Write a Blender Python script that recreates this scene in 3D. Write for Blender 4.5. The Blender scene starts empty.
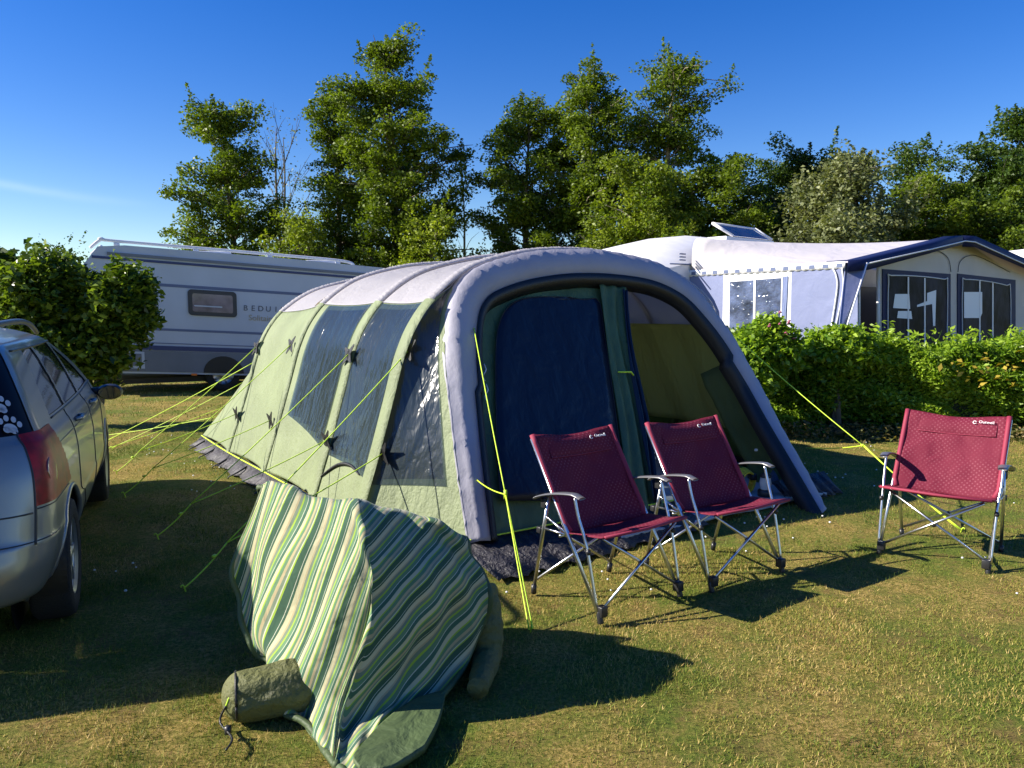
import bpy, math, random
import numpy as np
from mathutils import Vector, Matrix
PI = math.pi
SC = bpy.context.scene
COL = SC.collection
RNG = np.random.default_rng(7)
random.seed(7)

# ------------------------------------------------------------------ camera
F = 780.0
PITCH = math.atan(74/780)
CAM = np.array([0.0, 0.0, 1.6])
cam_d = bpy.data.cameras.new('camera')
cam_d.sensor_width = 36.0
cam_d.lens = 36.0*F/1024
cam_d.clip_start = 0.05
cam_d.clip_end = 2000
cam = bpy.data.objects.new('camera', cam_d)
COL.objects.link(cam)
cam.location = (0, 0, 1.6)
cam.rotation_euler = (PI/2-PITCH, 0, 0)
SC.camera = cam

# surveying helpers: they read real positions (ground points, points on a known upright plane) off measured sight lines
def ray(x, y):
    a = (x-512)/F; b = (384-y)/F
    return np.array([a, math.cos(PITCH)+b*math.sin(PITCH), -math.sin(PITCH)+b*math.cos(PITCH)])
def G(x, y, h=0.0):
    r = ray(x, y); t = (h-1.6)/r[2]
    return CAM+r*t
def onplane(x, y, o, e1, e2):
    M = np.array([ray(x, y), -np.array(e1), -np.array(e2)]).T
    t, s, h = np.linalg.solve(M, np.array(o)-CAM)
    return s, h

def px_at(px, py, z):
    r = ray(px, py); return CAM+r*(z/r[1])
# ------------------------------------------------------------------ materials
def new_mat(name):
    m = bpy.data.materials.new(name); m.use_nodes = True
    nt = m.node_tree
    for n in list(nt.nodes): nt.nodes.remove(n)
    return m, nt, nt.nodes, nt.links
def mat(name, col, rough=0.6, metal=0.0, var=0.0, vscale=6.0, bump=0.0, bscale=30.0, bstretch=(1,1,1), trans=0.0, spec=0.5, coat=0.0, col2=None, tcol=None, bdist=0.02, detail=6, bump2=0.0, b2scale=4.0, sheen=0.0, b2stretch=(1,1,1)):
    m, nt, N, L = new_mat(name)
    out = N.new('ShaderNodeOutputMaterial'); p = N.new('ShaderNodeBsdfPrincipled')
    p.inputs['Roughness'].default_value = rough; p.inputs['Metallic'].default_value = metal
    p.inputs['Specular IOR Level'].default_value = spec; p.inputs['Coat Weight'].default_value = coat
    p.inputs['Coat Roughness'].default_value = 0.05
    p.inputs['Base Color'].default_value = (*col, 1)
    if sheen: p.inputs['Sheen Weight'].default_value = sheen
    tc = N.new('ShaderNodeTexCoord')
    if var or col2:
        n = N.new('ShaderNodeTexNoise'); n.inputs['Scale'].default_value = vscale; n.inputs['Detail'].default_value = detail
        L.new(tc.outputs['Object'], n.inputs['Vector'])
        r = N.new('ShaderNodeValToRGB')
        r.color_ramp.elements[0].position = 0.35; r.color_ramp.elements[1].position = 0.65
        c2 = col2 or tuple(min(1, c*(1+var)) for c in col)
        c1 = col if col2 else tuple(c*(1-var) for c in col)
        r.color_ramp.elements[0].color = (*c1, 1); r.color_ramp.elements[1].color = (*c2, 1)
        L.new(n.outputs['Fac'], r.inputs['Fac']); L.new(r.outputs['Color'], p.inputs['Base Color'])
    last = None
    for bb, sc, st in ((bump, bscale, bstretch), (bump2, b2scale, b2stretch)):
        if not bb: continue
        mp = N.new('ShaderNodeMapping'); mp.inputs['Scale'].default_value = st
        L.new(tc.outputs['Object'], mp.inputs['Vector'])
        n = N.new('ShaderNodeTexNoise'); n.inputs['Scale'].default_value = sc; n.inputs['Detail'].default_value = 4
        n.inputs['Distortion'].default_value = 0.4
        L.new(mp.outputs['Vector'], n.inputs['Vector'])
        b = N.new('ShaderNodeBump'); b.inputs['Strength'].default_value = bb; b.inputs['Distance'].default_value = bdist
        L.new(n.outputs['Fac'], b.inputs['Height'])
        if last: L.new(last.outputs['Normal'], b.inputs['Normal'])
        last = b
    if last: L.new(last.outputs['Normal'], p.inputs['Normal'])
    if trans:
        t = N.new('ShaderNodeBsdfTranslucent'); t.inputs['Color'].default_value = (*(tcol or col), 1)
        mx = N.new('ShaderNodeMixShader'); mx.inputs['Fac'].default_value = trans
        L.new(p.outputs[0], mx.inputs[1]); L.new(t.outputs[0], mx.inputs[2]); L.new(mx.outputs[0], out.inputs['Surface'])
    else:
        L.new(p.outputs[0], out.inputs['Surface'])
    return m

def leaf_mat(name, dark, light, trans=0.35, rough=0.5):
    m, nt, N, L = new_mat(name)
    out = N.new('ShaderNodeOutputMaterial'); p = N.new('ShaderNodeBsdfPrincipled')
    a = N.new('ShaderNodeAttribute'); a.attribute_name = 'tint'
    r = N.new('ShaderNodeValToRGB')
    r.color_ramp.elements[0].color = (*dark, 1); r.color_ramp.elements[1].color = (*light, 1)
    L.new(a.outputs['Fac'], r.inputs['Fac']); L.new(r.outputs['Color'], p.inputs['Base Color'])
    p.inputs['Roughness'].default_value = rough; p.inputs['Specular IOR Level'].default_value = 0.35
    t = N.new('ShaderNodeBsdfTranslucent')
    mul = N.new('ShaderNodeMixRGB'); mul.blend_type = 'MULTIPLY'; mul.inputs[0].default_value = 1
    mul.inputs[2].default_value = (1.3, 1.35, 0.5, 1)
    L.new(r.outputs['Color'], mul.inputs[1]); L.new(mul.outputs[0], t.inputs['Color'])
    mx = N.new('ShaderNodeMixShader'); mx.inputs['Fac'].default_value = trans
    L.new(p.outputs[0], mx.inputs[1]); L.new(t.outputs[0], mx.inputs[2]); L.new(mx.outputs[0], out.inputs['Surface'])
    return m

M = {}
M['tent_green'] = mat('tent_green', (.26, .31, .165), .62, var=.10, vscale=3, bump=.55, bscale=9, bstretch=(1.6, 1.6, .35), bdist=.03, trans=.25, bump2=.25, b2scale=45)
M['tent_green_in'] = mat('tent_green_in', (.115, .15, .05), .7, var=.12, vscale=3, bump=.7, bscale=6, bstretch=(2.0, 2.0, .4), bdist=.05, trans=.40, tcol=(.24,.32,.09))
M['tent_roof'] = mat('tent_roof', (.55, .53, .56), .55, var=.05, vscale=3, bump=.5, bscale=7, bstretch=(1, 1, .6), bdist=.03, trans=.45, bump2=.2, b2scale=40)
M['tent_canopy'] = mat('tent_canopy', (.37, .36, .42), .6, var=.05, vscale=4, bump=.30, bscale=5, bdist=.03, trans=.06, bump2=.10, b2scale=30)
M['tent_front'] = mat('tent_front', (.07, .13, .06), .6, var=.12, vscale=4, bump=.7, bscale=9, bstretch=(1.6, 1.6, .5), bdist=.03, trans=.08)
M['navy_mesh'] = mat('navy_mesh', (.009, .014, .030), .36, bump=.65, bscale=5, bstretch=(1.5, 1.5, .6), bdist=.03, spec=.3)
M['tent_window'] = mat('tent_window', (.022, .034, .036), .10, var=.6, vscale=3, bump=.8, bscale=4, bstretch=(1.8, 1.8, .45), bdist=.035, spec=.7, bump2=.35, b2scale=16, coat=.2, b2stretch=(1,1,.6))
M['mudflap'] = mat('mudflap', (.035, .033, .040), .5, var=.3, vscale=6, bump=1.0, bscale=14, bstretch=(1, 1, 1.2), bdist=.05, bump2=.5, b2scale=50)
M['mudflap_grey'] = mat('mudflap_grey', (.040, .036, .044), .6, var=.3, vscale=9, bump=.5, bscale=16, bdist=.04)
M['black'] = mat('black', (.010, .010, .012), .5, bump=.2, bscale=60)
M['black_gloss'] = mat('black_gloss', (.008, .008, .01), .18, spec=.7)
M['rope'] = mat('rope', (.55, .78, .04), .5, var=.15, vscale=90, bump=.4, bscale=300, bdist=.002)
M['brown_inner'] = mat('brown_inner', (.20, .16, .08), .8, var=.1, bump=.6, bscale=4, bstretch=(3, 3, .3), bdist=.05, trans=.1)
M['groundsheet'] = mat('groundsheet', (.36, .39, .42), .55, var=.12, vscale=6, bump=.4, bscale=10)
M['beam_sleeve'] = mat('beam_sleeve', (.045, .06, .11), .55, bump=.4, bscale=12)
# chairs
M['alu'] = mat('alu', (.62, .63, .66), .28, metal=1.0, var=.06, vscale=40)
M['arm_plastic'] = mat('arm_plastic', (.11, .11, .12), .30, spec=.9)
M['plastic_black'] = mat('plastic_black', (.02, .02, .022), .4)
# car
M['car_paint'] = mat('car_paint', (.24, .245, .25), .32, metal=.5, coat=.5, bump=.03, bscale=3)
M['car_glass'] = mat('car_glass', (.010, .014, .018), .04, spec=1.0, coat=.5)
M['rear_glass'] = mat('rear_glass', (.004, .004, .006), .35, spec=.15)
M['rail_dark'] = mat('rail_dark', (.12, .12, .13), .35, metal=.6)
M['tyre'] = mat('tyre', (.018, .018, .018), .85, bump=.5, bscale=80)
M['rim'] = mat('rim', (.42, .43, .45), .35, metal=.8)
M['tail_red'] = mat('tail_red', (.26, .005, .008), .38, spec=.25, coat=.05, var=.35, vscale=14)
M['tail_dark'] = mat('tail_dark', (.09, .004, .006), .15, spec=.8, coat=.6)
M['white'] = mat('white', (.75, .75, .75), .5)
M['sticker'] = mat('sticker', (.42, .44, .50), .6)
M['chrome'] = mat('chrome', (.7, .7, .72), .12, metal=1.0)
def clear_film():
    m, nt, N, L = new_mat('tent_window')
    out = N.new('ShaderNodeOutputMaterial'); p = N.new('ShaderNodeBsdfPrincipled'); p.inputs['Base Color'].default_value = (.035, .05, .06, 1)
    p.inputs['Roughness'].default_value = .17; p.inputs['Specular IOR Level'].default_value = .9
    tc = N.new('ShaderNodeTexCoord'); last = None
    for st, sc, sg in (((1.6, 1.6, .35), 3.0, .55), ((2.2, 2.2, .5), 9, .18)):
        mp = N.new('ShaderNodeMapping'); mp.inputs['Scale'].default_value = st; L.new(tc.outputs['Object'], mp.inputs[0])
        n = N.new('ShaderNodeTexNoise'); n.inputs['Scale'].default_value = sc; n.inputs['Distortion'].default_value = .8; L.new(mp.outputs[0], n.inputs[0])
        b = N.new('ShaderNodeBump'); b.inputs['Strength'].default_value = sg; b.inputs['Distance'].default_value = .04; L.new(n.outputs['Fac'], b.inputs['Height'])
        if last: L.new(last.outputs[0], b.inputs['Normal'])
        last = b
    L.new(last.outputs[0], p.inputs['Normal'])
    t = N.new('ShaderNodeBsdfTransparent'); t.inputs['Color'].default_value = (.72, .80, .80, 1)
    mx = N.new('ShaderNodeMixShader'); mx.inputs[0].default_value = .36
    L.new(p.outputs[0], mx.inputs[1]); L.new(t.outputs[0], mx.inputs[2]); L.new(mx.outputs[0], out.inputs[0]); return m
M['tent_window'] = clear_film()
# caravans
M['van_wall'] = mat('van_wall', (.42, .47, .56), .42, var=.05, vscale=1.2, bump=.15, bscale=120, bdist=.004)
M['van_grey'] = mat('van_grey', (.13, .15, .19), .45, var=.08, vscale=2)
M['van_navy'] = mat('van_navy', (.02, .035, .13), .4)
M['van_line'] = mat('van_line', (.10, .13, .24), .45)
M['van_white'] = mat('van_white', (.72, .71, .72), .4, var=.04)
M['van_letter'] = mat('van_letter', (.09, .10, .14), .5)
M['gold_letter'] = mat('gold_letter', (.36, .31, .22), .5)
M['van_pane'] = mat('van_pane', (.12, .10, .13), .12, spec=.8, var=.4, vscale=3)
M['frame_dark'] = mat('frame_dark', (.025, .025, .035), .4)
M['awning_roof'] = mat('awning_roof', (.60, .56, .57), .5, var=.04, vscale=1.2, bump=.5, bscale=2.2, bdist=.06, trans=.05)
M['awning_blue'] = mat('awning_blue', (.19, .22, .38), .6, var=.05, vscale=2, bump=.3, bscale=4, bdist=.04, trans=.10)
M['awning_cream'] = mat('awning_cream', (.66, .60, .55), .6, var=.05, vscale=2, bump=.3, bscale=3, bdist=.04, trans=.2)
M['awning_navy'] = mat('awning_navy', (.012, .019, .075), .6, bump=.2, bscale=8, spec=.12)
M['awning_white'] = mat('awning_white', (.75, .74, .76), .5, bump=.3, bscale=8)
M['awning_pane'] = mat('awning_pane', (.016, .016, .026), .5, var=.8, vscale=2.5, bump=.18, bscale=2, bdist=.05, spec=.03, bump2=.12, b2scale=9)
M['side_pane'] = mat('side_pane', (.07, .09, .16), .10, var=.6, vscale=3, bump=.5, bscale=4, bdist=.05, spec=.7, bump2=.35, b2scale=14)
M['orange'] = mat('orange', (.7, .15, .02), .3)
M['paper'] = mat('paper', (.88, .88, .88), .6)
M['curtain'] = mat('curtain', (.16, .20, .36), .8, bump=.8, bscale=6, bstretch=(4, 4, .3), bdist=.06)
# plants
M['bark'] = mat('bark', (.10, .085, .06), .9, var=.3, vscale=3, bump=.8, bscale=6, bdist=.05)
M['bark_pale'] = mat('bark_pale', (.26, .22, .16), .9, var=.25, vscale=3, bump=.6, bscale=6, bdist=.04)
M['leaf_mid'] = leaf_mat('leaf_mid', (.028, .060, .006), (.19, .26, .016), .40)
M['leaf_dark'] = leaf_mat('leaf_dark', (.018, .045, .008), (.09, .15, .016), .34)
M['leaf_light'] = leaf_mat('leaf_light', (.06, .11, .008), (.30, .36, .03), .40)
M['leaf_grey'] = leaf_mat('leaf_grey', (.06, .085, .03), (.26, .28, .12), .30)
M['leaf_bush'] = leaf_mat('leaf_bush', (.022, .055, .007), (.20, .28, .03), .34, .36)
M['leaf_hedge'] = leaf_mat('leaf_hedge', (.09, .19, .014), (.36, .50, .05), .42, .36)
M['leaf_yellow'] = leaf_mat('leaf_yellow', (.25, .20, .02), (.48, .36, .05), .3)
M['petal'] = mat('petal', (.55, .14, .25), .6, trans=.3)
M['hedge_core'] = mat('hedge_core', (.02, .03, .008), .95, var=.4, vscale=5, bump=.8, bscale=9, bdist=.1)

# ------------------------------------------------------------------ mesh builder
def link(o, parent=None):
    COL.objects.link(o)
    if parent is not None: o.parent = parent
    return o
def tag(o, label=None, cat=None, group=None, kind=None):
    if label: o['label'] = label
    if cat: o['category'] = cat
    if group: o['group'] = group
    if kind: o['kind'] = kind
    return o
def empty(name, loc, label, cat, group=None, rz=0.0):
    o = bpy.data.objects.new(name, None); o.empty_display_size = .1
    o.location = tuple(float(c) for c in loc); o.rotation_euler = (0, 0, rz)
    COL.objects.link(o)
    return tag(o, label, cat, group)

def frame_of(d):
    d = Vector(d).normalized()
    a = Vector((0, 0, 1)) if abs(d.z) < .95 else Vector((1, 0, 0))
    x = d.cross(a).normalized(); y = d.cross(x).normalized()
    return x, y
class MB:
    def __init__(s): s.v = []; s.f = []; s.uv = None
    def add(s, vs, fs):
        n = len(s.v); s.v += [tuple(float(c) for c in p) for p in vs]; s.f += [tuple(n+i for i in f) for f in fs]; return s
    def box(s, c, size, rz=0.0, rot=None):
        R = rot or Matrix.Rotation(rz, 3, 'Z')
        vs = []
        for dx in (-.5, .5):
            for dy in (-.5, .5):
                for dz in (-.5, .5):
                    vs.append(Vector(c)+R @ Vector((dx*size[0], dy*size[1], dz*size[2])))
        return s.add(vs, [(0,1,3,2),(4,6,7,5),(0,4,5,1),(2,3,7,6),(0,2,6,4),(1,5,7,3)])
    def tube(s, path, r, n=8, cap=True):
        path = [Vector([float(c) for c in p]) for p in path]
        rs = r if hasattr(r, '__len__') else [r]*len(path)
        vs = []; fs = []
        px = None
        for i, p in enumerate(path):
            d = (path[min(i+1, len(path)-1)]-path[max(i-1, 0)])
            if d.length < 1e-9: d = Vector((0,0,1))
            d.normalize()
            if px is None: x, y = frame_of(d)
            else:
                x = (px - d*px.dot(d)); x = x.normalized() if x.length > 1e-6 else frame_of(d)[0]
                y = d.cross(x).normalized()
            px = x
            for k in range(n):
                a = 2*PI*k/n
                vs.append(p+(x*math.cos(a)+y*math.sin(a))*rs[i])
        for i in range(len(path)-1):
            for k in range(n):
                a = i*n+k; b = i*n+(k+1) % n
                fs.append((a, b, b+n, a+n))
        if cap:
            fs.append(tuple(range(n))[::-1]); fs.append(tuple(range((len(path)-1)*n, len(path)*n)))
        return s.add(vs, fs)
    def grid(s, P, close_u=False):
        P = np.asarray(P); a, b = P.shape[:2]
        fs = []
        for i in range(a-1):
            for j in range(b-1 if not close_u else b):
                j2 = (j+1) % b
                fs.append((i*b+j, i*b+j2, (i+1)*b+j2, (i+1)*b+j))
        return s.add(P.reshape(-1, 3), fs)
    def lathe(s, c, axis, prof, n=24, ang=2*PI, x0=None):
        # prof: list of (radius, along)
        axis = Vector(axis).normalized(); x, y = frame_of(axis)
        rows = []
        for r, t in prof:
            rows.append([Vector(c)+axis*t+(x*math.cos(2*PI*k/n)+y*math.sin(2*PI*k/n))*r for k in range(n)])
        return s.grid([[tuple(p) for p in row] for row in rows], close_u=True)
    def ball(s, c, r, n=10, sc=(1,1,1)):
        rows = []
        for i in range(n+1):
            t = PI*i/n
            rows.append([(c[0]+sc[0]*r*math.sin(t)*math.cos(2*PI*k/n), c[1]+sc[1]*r*math.sin(t)*math.sin(2*PI*k/n), c[2]+sc[2]*r*math.cos(t)) for k in range(n)])
        return s.grid(rows, close_u=True)
    def build(s, name, m, parent=None, smooth=True, solid=0.0, uv=None, bevel=0.0, off=0.0, local=True):
        me = bpy.data.meshes.new(name)
        me.from_pydata(s.v, [], s.f)
        if uv is not None:
            l = me.uv_layers.new(name='UVMap')
            idx = np.zeros(len(me.loops), dtype=np.int32); me.loops.foreach_get('vertex_index', idx)
            l.data.foreach_set('uv', np.asarray(uv, dtype=np.float32)[idx].ravel())
        me.materials.append(m)
        me.update()
        if smooth:
            me.polygons.foreach_set('use_smooth', [True]*len(me.polygons))
        o = bpy.data.objects.new(name, me)
        COL.objects.link(o)
        if parent is not None:
            o.parent = parent
            # geometry is given in world space: cancel the parent's placement
            w = parent_world(parent)
            me.transform(w.inverted())
        if smooth:
            me.update()
        if solid:
            md = o.modifiers.new('solid', 'SOLIDIFY'); md.thickness = solid; md.offset = off
        if bevel:
            md = o.modifiers.new('bevel', 'BEVEL'); md.width = bevel; md.segments = 2; md.limit_method = 'ANGLE'
        return o
def parent_world(p):
    w = Matrix.Identity(4)
    chain = []
    while p is not None: chain.append(p); p = p.parent
    for q in reversed(chain):
        w = w @ (Matrix.Translation(q.location) @ q.rotation_euler.to_matrix().to_4x4())
    return w
def flat_shade(o):
    o.data.polygons.foreach_set('use_smooth', [False]*len(o.data.polygons)); return o
def np_mesh(name, V, Fq, m, parent=None, tint=None, nper=4, smooth=False):
    me = bpy.data.meshes.new(name)
    nv = len(V); nf = len(Fq)
    me.vertices.add(nv); me.vertices.foreach_set('co', np.asarray(V, dtype=np.float32).ravel())
    me.loops.add(nf*nper); me.loops.foreach_set('vertex_index', np.asarray(Fq, dtype=np.int32).ravel())
    me.polygons.add(nf)
    me.polygons.foreach_set('loop_start', np.arange(nf, dtype=np.int32)*nper)
    me.polygons.foreach_set('loop_total', np.full(nf, nper, dtype=np.int32))
    me.update(calc_edges=True)
    if tint is not None:
        a = me.attributes.new('tint', 'FLOAT', 'POINT'); a.data.foreach_set('value', np.asarray(tint, dtype=np.float32))
    me.materials.append(m)
    o = bpy.data.objects.new(name, me); COL.objects.link(o)
    if parent is not None:
        o.parent = parent; me.transform(parent_world(parent).inverted())
    return o
def leaves(C, size, rng, aspect=.5, up=.5, droop=0.0, fold=.15):
    """rhombic folded leaves at centres C; returns V, Fq(quads)"""
    n = len(C)
    d = rng.normal(size=(n, 3)); d[:, 2] = d[:, 2]*.5-droop; d /= np.linalg.norm(d, axis=1)[:, None]
    nn = rng.normal(size=(n, 3)); nn[:, 2] += up*2; 
    w = np.cross(nn, d); w /= (np.linalg.norm(w, axis=1)[:, None]+1e-9)
    nn = np.cross(d, w)
    s = size*(.6+.8*rng.random(n))[:, None]
    b = C-d*s*.5; t = C+d*s*.5
    l = C-w*s*aspect*.5+nn*s*fold; r = C+w*s*aspect*.5+nn*s*fold
    V = np.stack([b, l, t, r], axis=1).reshape(-1, 3)
    Fq = np.arange(4*n).reshape(-1, 4)
    return V, Fq
def cr(pts, n):
    """catmull-rom resample of a polyline (any dimension)"""
    P = np.asarray(pts, float); out = []
    m = len(P)
    for t in np.linspace(0, m-1, n):
        i = min(int(t), m-2); f = t-i
        p0 = P[max(i-1, 0)]; p1 = P[i]; p2 = P[i+1]; p3 = P[min(i+2, m-1)]
        out.append(.5*((2*p1)+(-p0+p2)*f+(2*p0-5*p1+4*p2-p3)*f*f+(-p0+3*p1-3*p2+p3)*f**3))
    return np.array(out)
def text_mesh(name, s, size, m, mat_world, parent, depth=.002, spacing=1.0):
    cu = bpy.data.curves.new('txt', 'FONT'); cu.body = s; cu.size = size; cu.extrude = depth; cu.space_character = spacing
    cu.align_x = 'CENTER'; cu.align_y = 'CENTER'
    to = bpy.data.objects.new('txt', cu); COL.objects.link(to)
    dg = bpy.context.evaluated_depsgraph_get(); dg.update()
    me = bpy.data.meshes.new_from_object(to.evaluated_get(dg))
    bpy.data.objects.remove(to); 
    me.transform(parent_world(parent).inverted() @ mat_world)
    me.materials.clear(); me.materials.append(m)
    o = bpy.data.objects.new(name, me); COL.objects.link(o); o.parent = parent
    return o
def basis(o, x, y):
    x = Vector([float(c) for c in x]).normalized(); y = Vector([float(c) for c in y]); y = (y-x*y.dot(x)).normalized(); z = x.cross(y)
    m = Matrix((x, y, z)).transposed().to_4x4(); m.translation = Vector([float(c) for c in o]); return m

# ------------------------------------------------------------------ light and sky
SV = Vector((-.855, -.07, .515)).normalized()      # towards the sun
EL = math.asin(SV.z)
sun_d = bpy.data.lights.new('sun', 'SUN'); sun_d.energy = 5.0; sun_d.use_shadow = True; sun_d.angle = math.radians(.5); sun_d.color = (1.0, .93, .80)
sun = bpy.data.objects.new('sun', sun_d); COL.objects.link(sun)
sun.rotation_euler = SV.to_track_quat('Z', 'Y').to_euler()
w = bpy.data.worlds.new('World'); SC.world = w; w.use_nodes = True
NT = w.node_tree; N = NT.nodes; L = NT.links
for n in list(N): N.remove(n)
sky = N.new('ShaderNodeTexSky'); sky.sky_type = 'NISHITA'; sky.sun_disc = False
sky.sun_elevation = EL; sky.sun_rotation = math.atan2(SV.x, SV.y)
sky.air_density = 1.0; sky.dust_density = .15; sky.ozone_density = 3.0; sky.altitude = 50
hs = N.new('ShaderNodeHueSaturation'); hs.inputs['Saturation'].default_value = 1.42; hs.inputs['Hue'].default_value = .521; hs.inputs['Value'].default_value = 1.0
bg = N.new('ShaderNodeBackground'); bg.inputs['Strength'].default_value = .080
wo = N.new('ShaderNodeOutputWorld')
L.new(sky.outputs[0], hs.inputs['Color'])
# a thin high cloud streak, low in the west
tc = N.new('ShaderNodeTexCoord'); sx = N.new('ShaderNodeSeparateXYZ'); L.new(tc.outputs['Generated'], sx.inputs[0])
def mth(op, a, b=None, c=None):
    n = N.new('ShaderNodeMath'); n.operation = op
    for i, q in enumerate((a, b, c)):
        if q is None: continue
        if isinstance(q, (int, float)): n.inputs[i].default_value = q
        else: L.new(q, n.inputs[i])
    return n.outputs[0]
r0 = ray(0, 184); r1 = ray(160, 207)
u0, w0 = r0[0]/r0[1], r0[2]/r0[1]; u1, w1 = r1[0]/r1[1], r1[2]/r1[1]; k = (w1-w0)/(u1-u0)
yy = mth('MAXIMUM', sx.outputs['Y'], .05)
uu = mth('DIVIDE', sx.outputs['X'], yy); ww = mth('DIVIDE', sx.outputs['Z'], yy)
dd = mth('SUBTRACT', ww, mth('ADD', mth('MULTIPLY', mth('SUBTRACT', uu, u0), k), w0))
nz = N.new('ShaderNodeTexNoise'); nz.inputs['Scale'].default_value = 9; nz.inputs['Detail'].default_value = 5; L.new(tc.outputs['Generated'], nz.inputs['Vector'])
dd = mth('ADD', dd, mth('MULTIPLY', mth('SUBTRACT', nz.outputs['Fac'], .5), .016))
g = mth('POWER', 2.718, mth('MULTIPLY', mth('MULTIPLY', dd, dd), -1/(.0055**2)))
mr = N.new('ShaderNodeMapRange'); mr.inputs['From Min'].default_value = -.44; mr.inputs['From Max'].default_value = -.62; L.new(uu, mr.inputs['Value'])
g = mth('MULTIPLY', mth('MULTIPLY', g, mr.outputs[0]), .09)
mx = N.new('ShaderNodeMixRGB'); mx.inputs[2].default_value = (9, 9.5, 10.5, 1)
L.new(g, mx.inputs[0]); L.new(hs.outputs[0], mx.inputs[1])
L.new(mx.outputs[0], bg.inputs[0]); L.new(bg.outputs[0], wo.inputs[0])
SC.view_settings.view_transform = 'Standard'; SC.view_settings.look = 'None'; SC.view_settings.exposure = 1.08; SC.view_settings.gamma = 1

# ------------------------------------------------------------------ lawn
TO = np.array([-.25, 4.8, 0]); TU = np.array([.82, .57, 0]); TV = np.array([-.57, .82, 0]); TU /= np.linalg.norm(TU); TV /= np.linalg.norm(TV)
def T(s, v, h): return TO+TU*s+TV*v+np.array([0, 0, h])
def lawn_material():
    m, nt, N, L = new_mat('lawn')
    out = N.new('ShaderNodeOutputMaterial'); p = N.new('ShaderNodeBsdfPrincipled'); p.inputs['Roughness'].default_value = .9; p.inputs['Specular IOR Level'].default_value = .15
    tc = N.new('ShaderNodeTexCoord')
    def noise(sc, det=6, rough=.6):
        n = N.new('ShaderNodeTexNoise'); n.inputs['Scale'].default_value = sc; n.inputs['Detail'].default_value = det; n.inputs['Roughness'].default_value = rough
        L.new(tc.outputs['Object'], n.inputs['Vector']); return n
    def ramp(n, stops):
        r = N.new('ShaderNodeValToRGB'); e = r.color_ramp.elements
        e[0].position, e[0].color = stops[0][0], (*stops[0][1], 1); e[1].position, e[1].color = stops[-1][0], (*stops[-1][1], 1)
        for ps, c in stops[1:-1]: q = e.new(ps); q.color = (*c, 1)
        L.new(n.outputs['Fac'], r.inputs['Fac']); return r
    fine = ramp(noise(55, 8, .8), [(.34, (.045, .042, .010)), (.46, (.20, .165, .032)), (.56, (.44, .31, .095)), (.72, (.68, .47, .21))])
    green = ramp(noise(60, 8, .8), [(.34, (.025, .045, .008)), (.5, (.12, .165, .022)), (.70, (.30, .30, .06))])
    patch = ramp(noise(1.1, 8, .75), [(.42, (0, 0, 0)), (.58, (1, 1, 1))])
    soil = ramp(noise(3.4, 9, .8), [(.52, (0, 0, 0)), (.62, (1, 1, 1))])
    mx = N.new('ShaderNodeMixRGB'); L.new(patch.outputs[0], mx.inputs[0]); L.new(green.outputs[0], mx.inputs[1]); L.new(fine.outputs[0], mx.inputs[2])
    mx2 = N.new('ShaderNodeMixRGB'); mm = N.new('ShaderNodeMath'); mm.operation = 'MULTIPLY'; mm.inputs[1].default_value = .6
    L.new(soil.outputs[0], mm.inputs[0]); L.new(mm.outputs[0], mx2.inputs[0]); L.new(mx.outputs[0], mx2.inputs[1]); mx2.inputs[2].default_value = (.20, .115, .05, 1)
    L.new(mx2.outputs[0], p.inputs['Base Color'])
    b = N.new('ShaderNodeBump'); b.inputs['Strength'].default_value = .9; b.inputs['Distance'].default_value = .03
    L.new(noise(70, 6, .8).outputs['Fac'], b.inputs['Height']); L.new(b.outputs[0], p.inputs['Normal'])
    L.new(p.outputs[0], out.inputs[0]); return m
def ground_h(x, y):
    return .012*np.sin(x*1.3+.5)*np.sin(y*.9)+.008*np.sin(x*3.1+y*2.3)
xs = np.concatenate([np.array([-300, -120, -50, -25]), np.linspace(-14, 14, 113), np.array([25, 50, 120, 300])])
ys = np.concatenate([np.array([-60, -20]), np.linspace(-4, 20, 97), np.array([35, 60, 120, 400])])
X, Y = np.meshgrid(xs, ys); Z = ground_h(X, Y)-.006
b = MB(); b.grid(np.stack([X, Y, Z], axis=-1)); lawn = b.build('lawn', lawn_material()); tag(lawn, 'dry patchy mown lawn of the campsite', kind='structure'); lawn['category'] = 'lawn'

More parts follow.
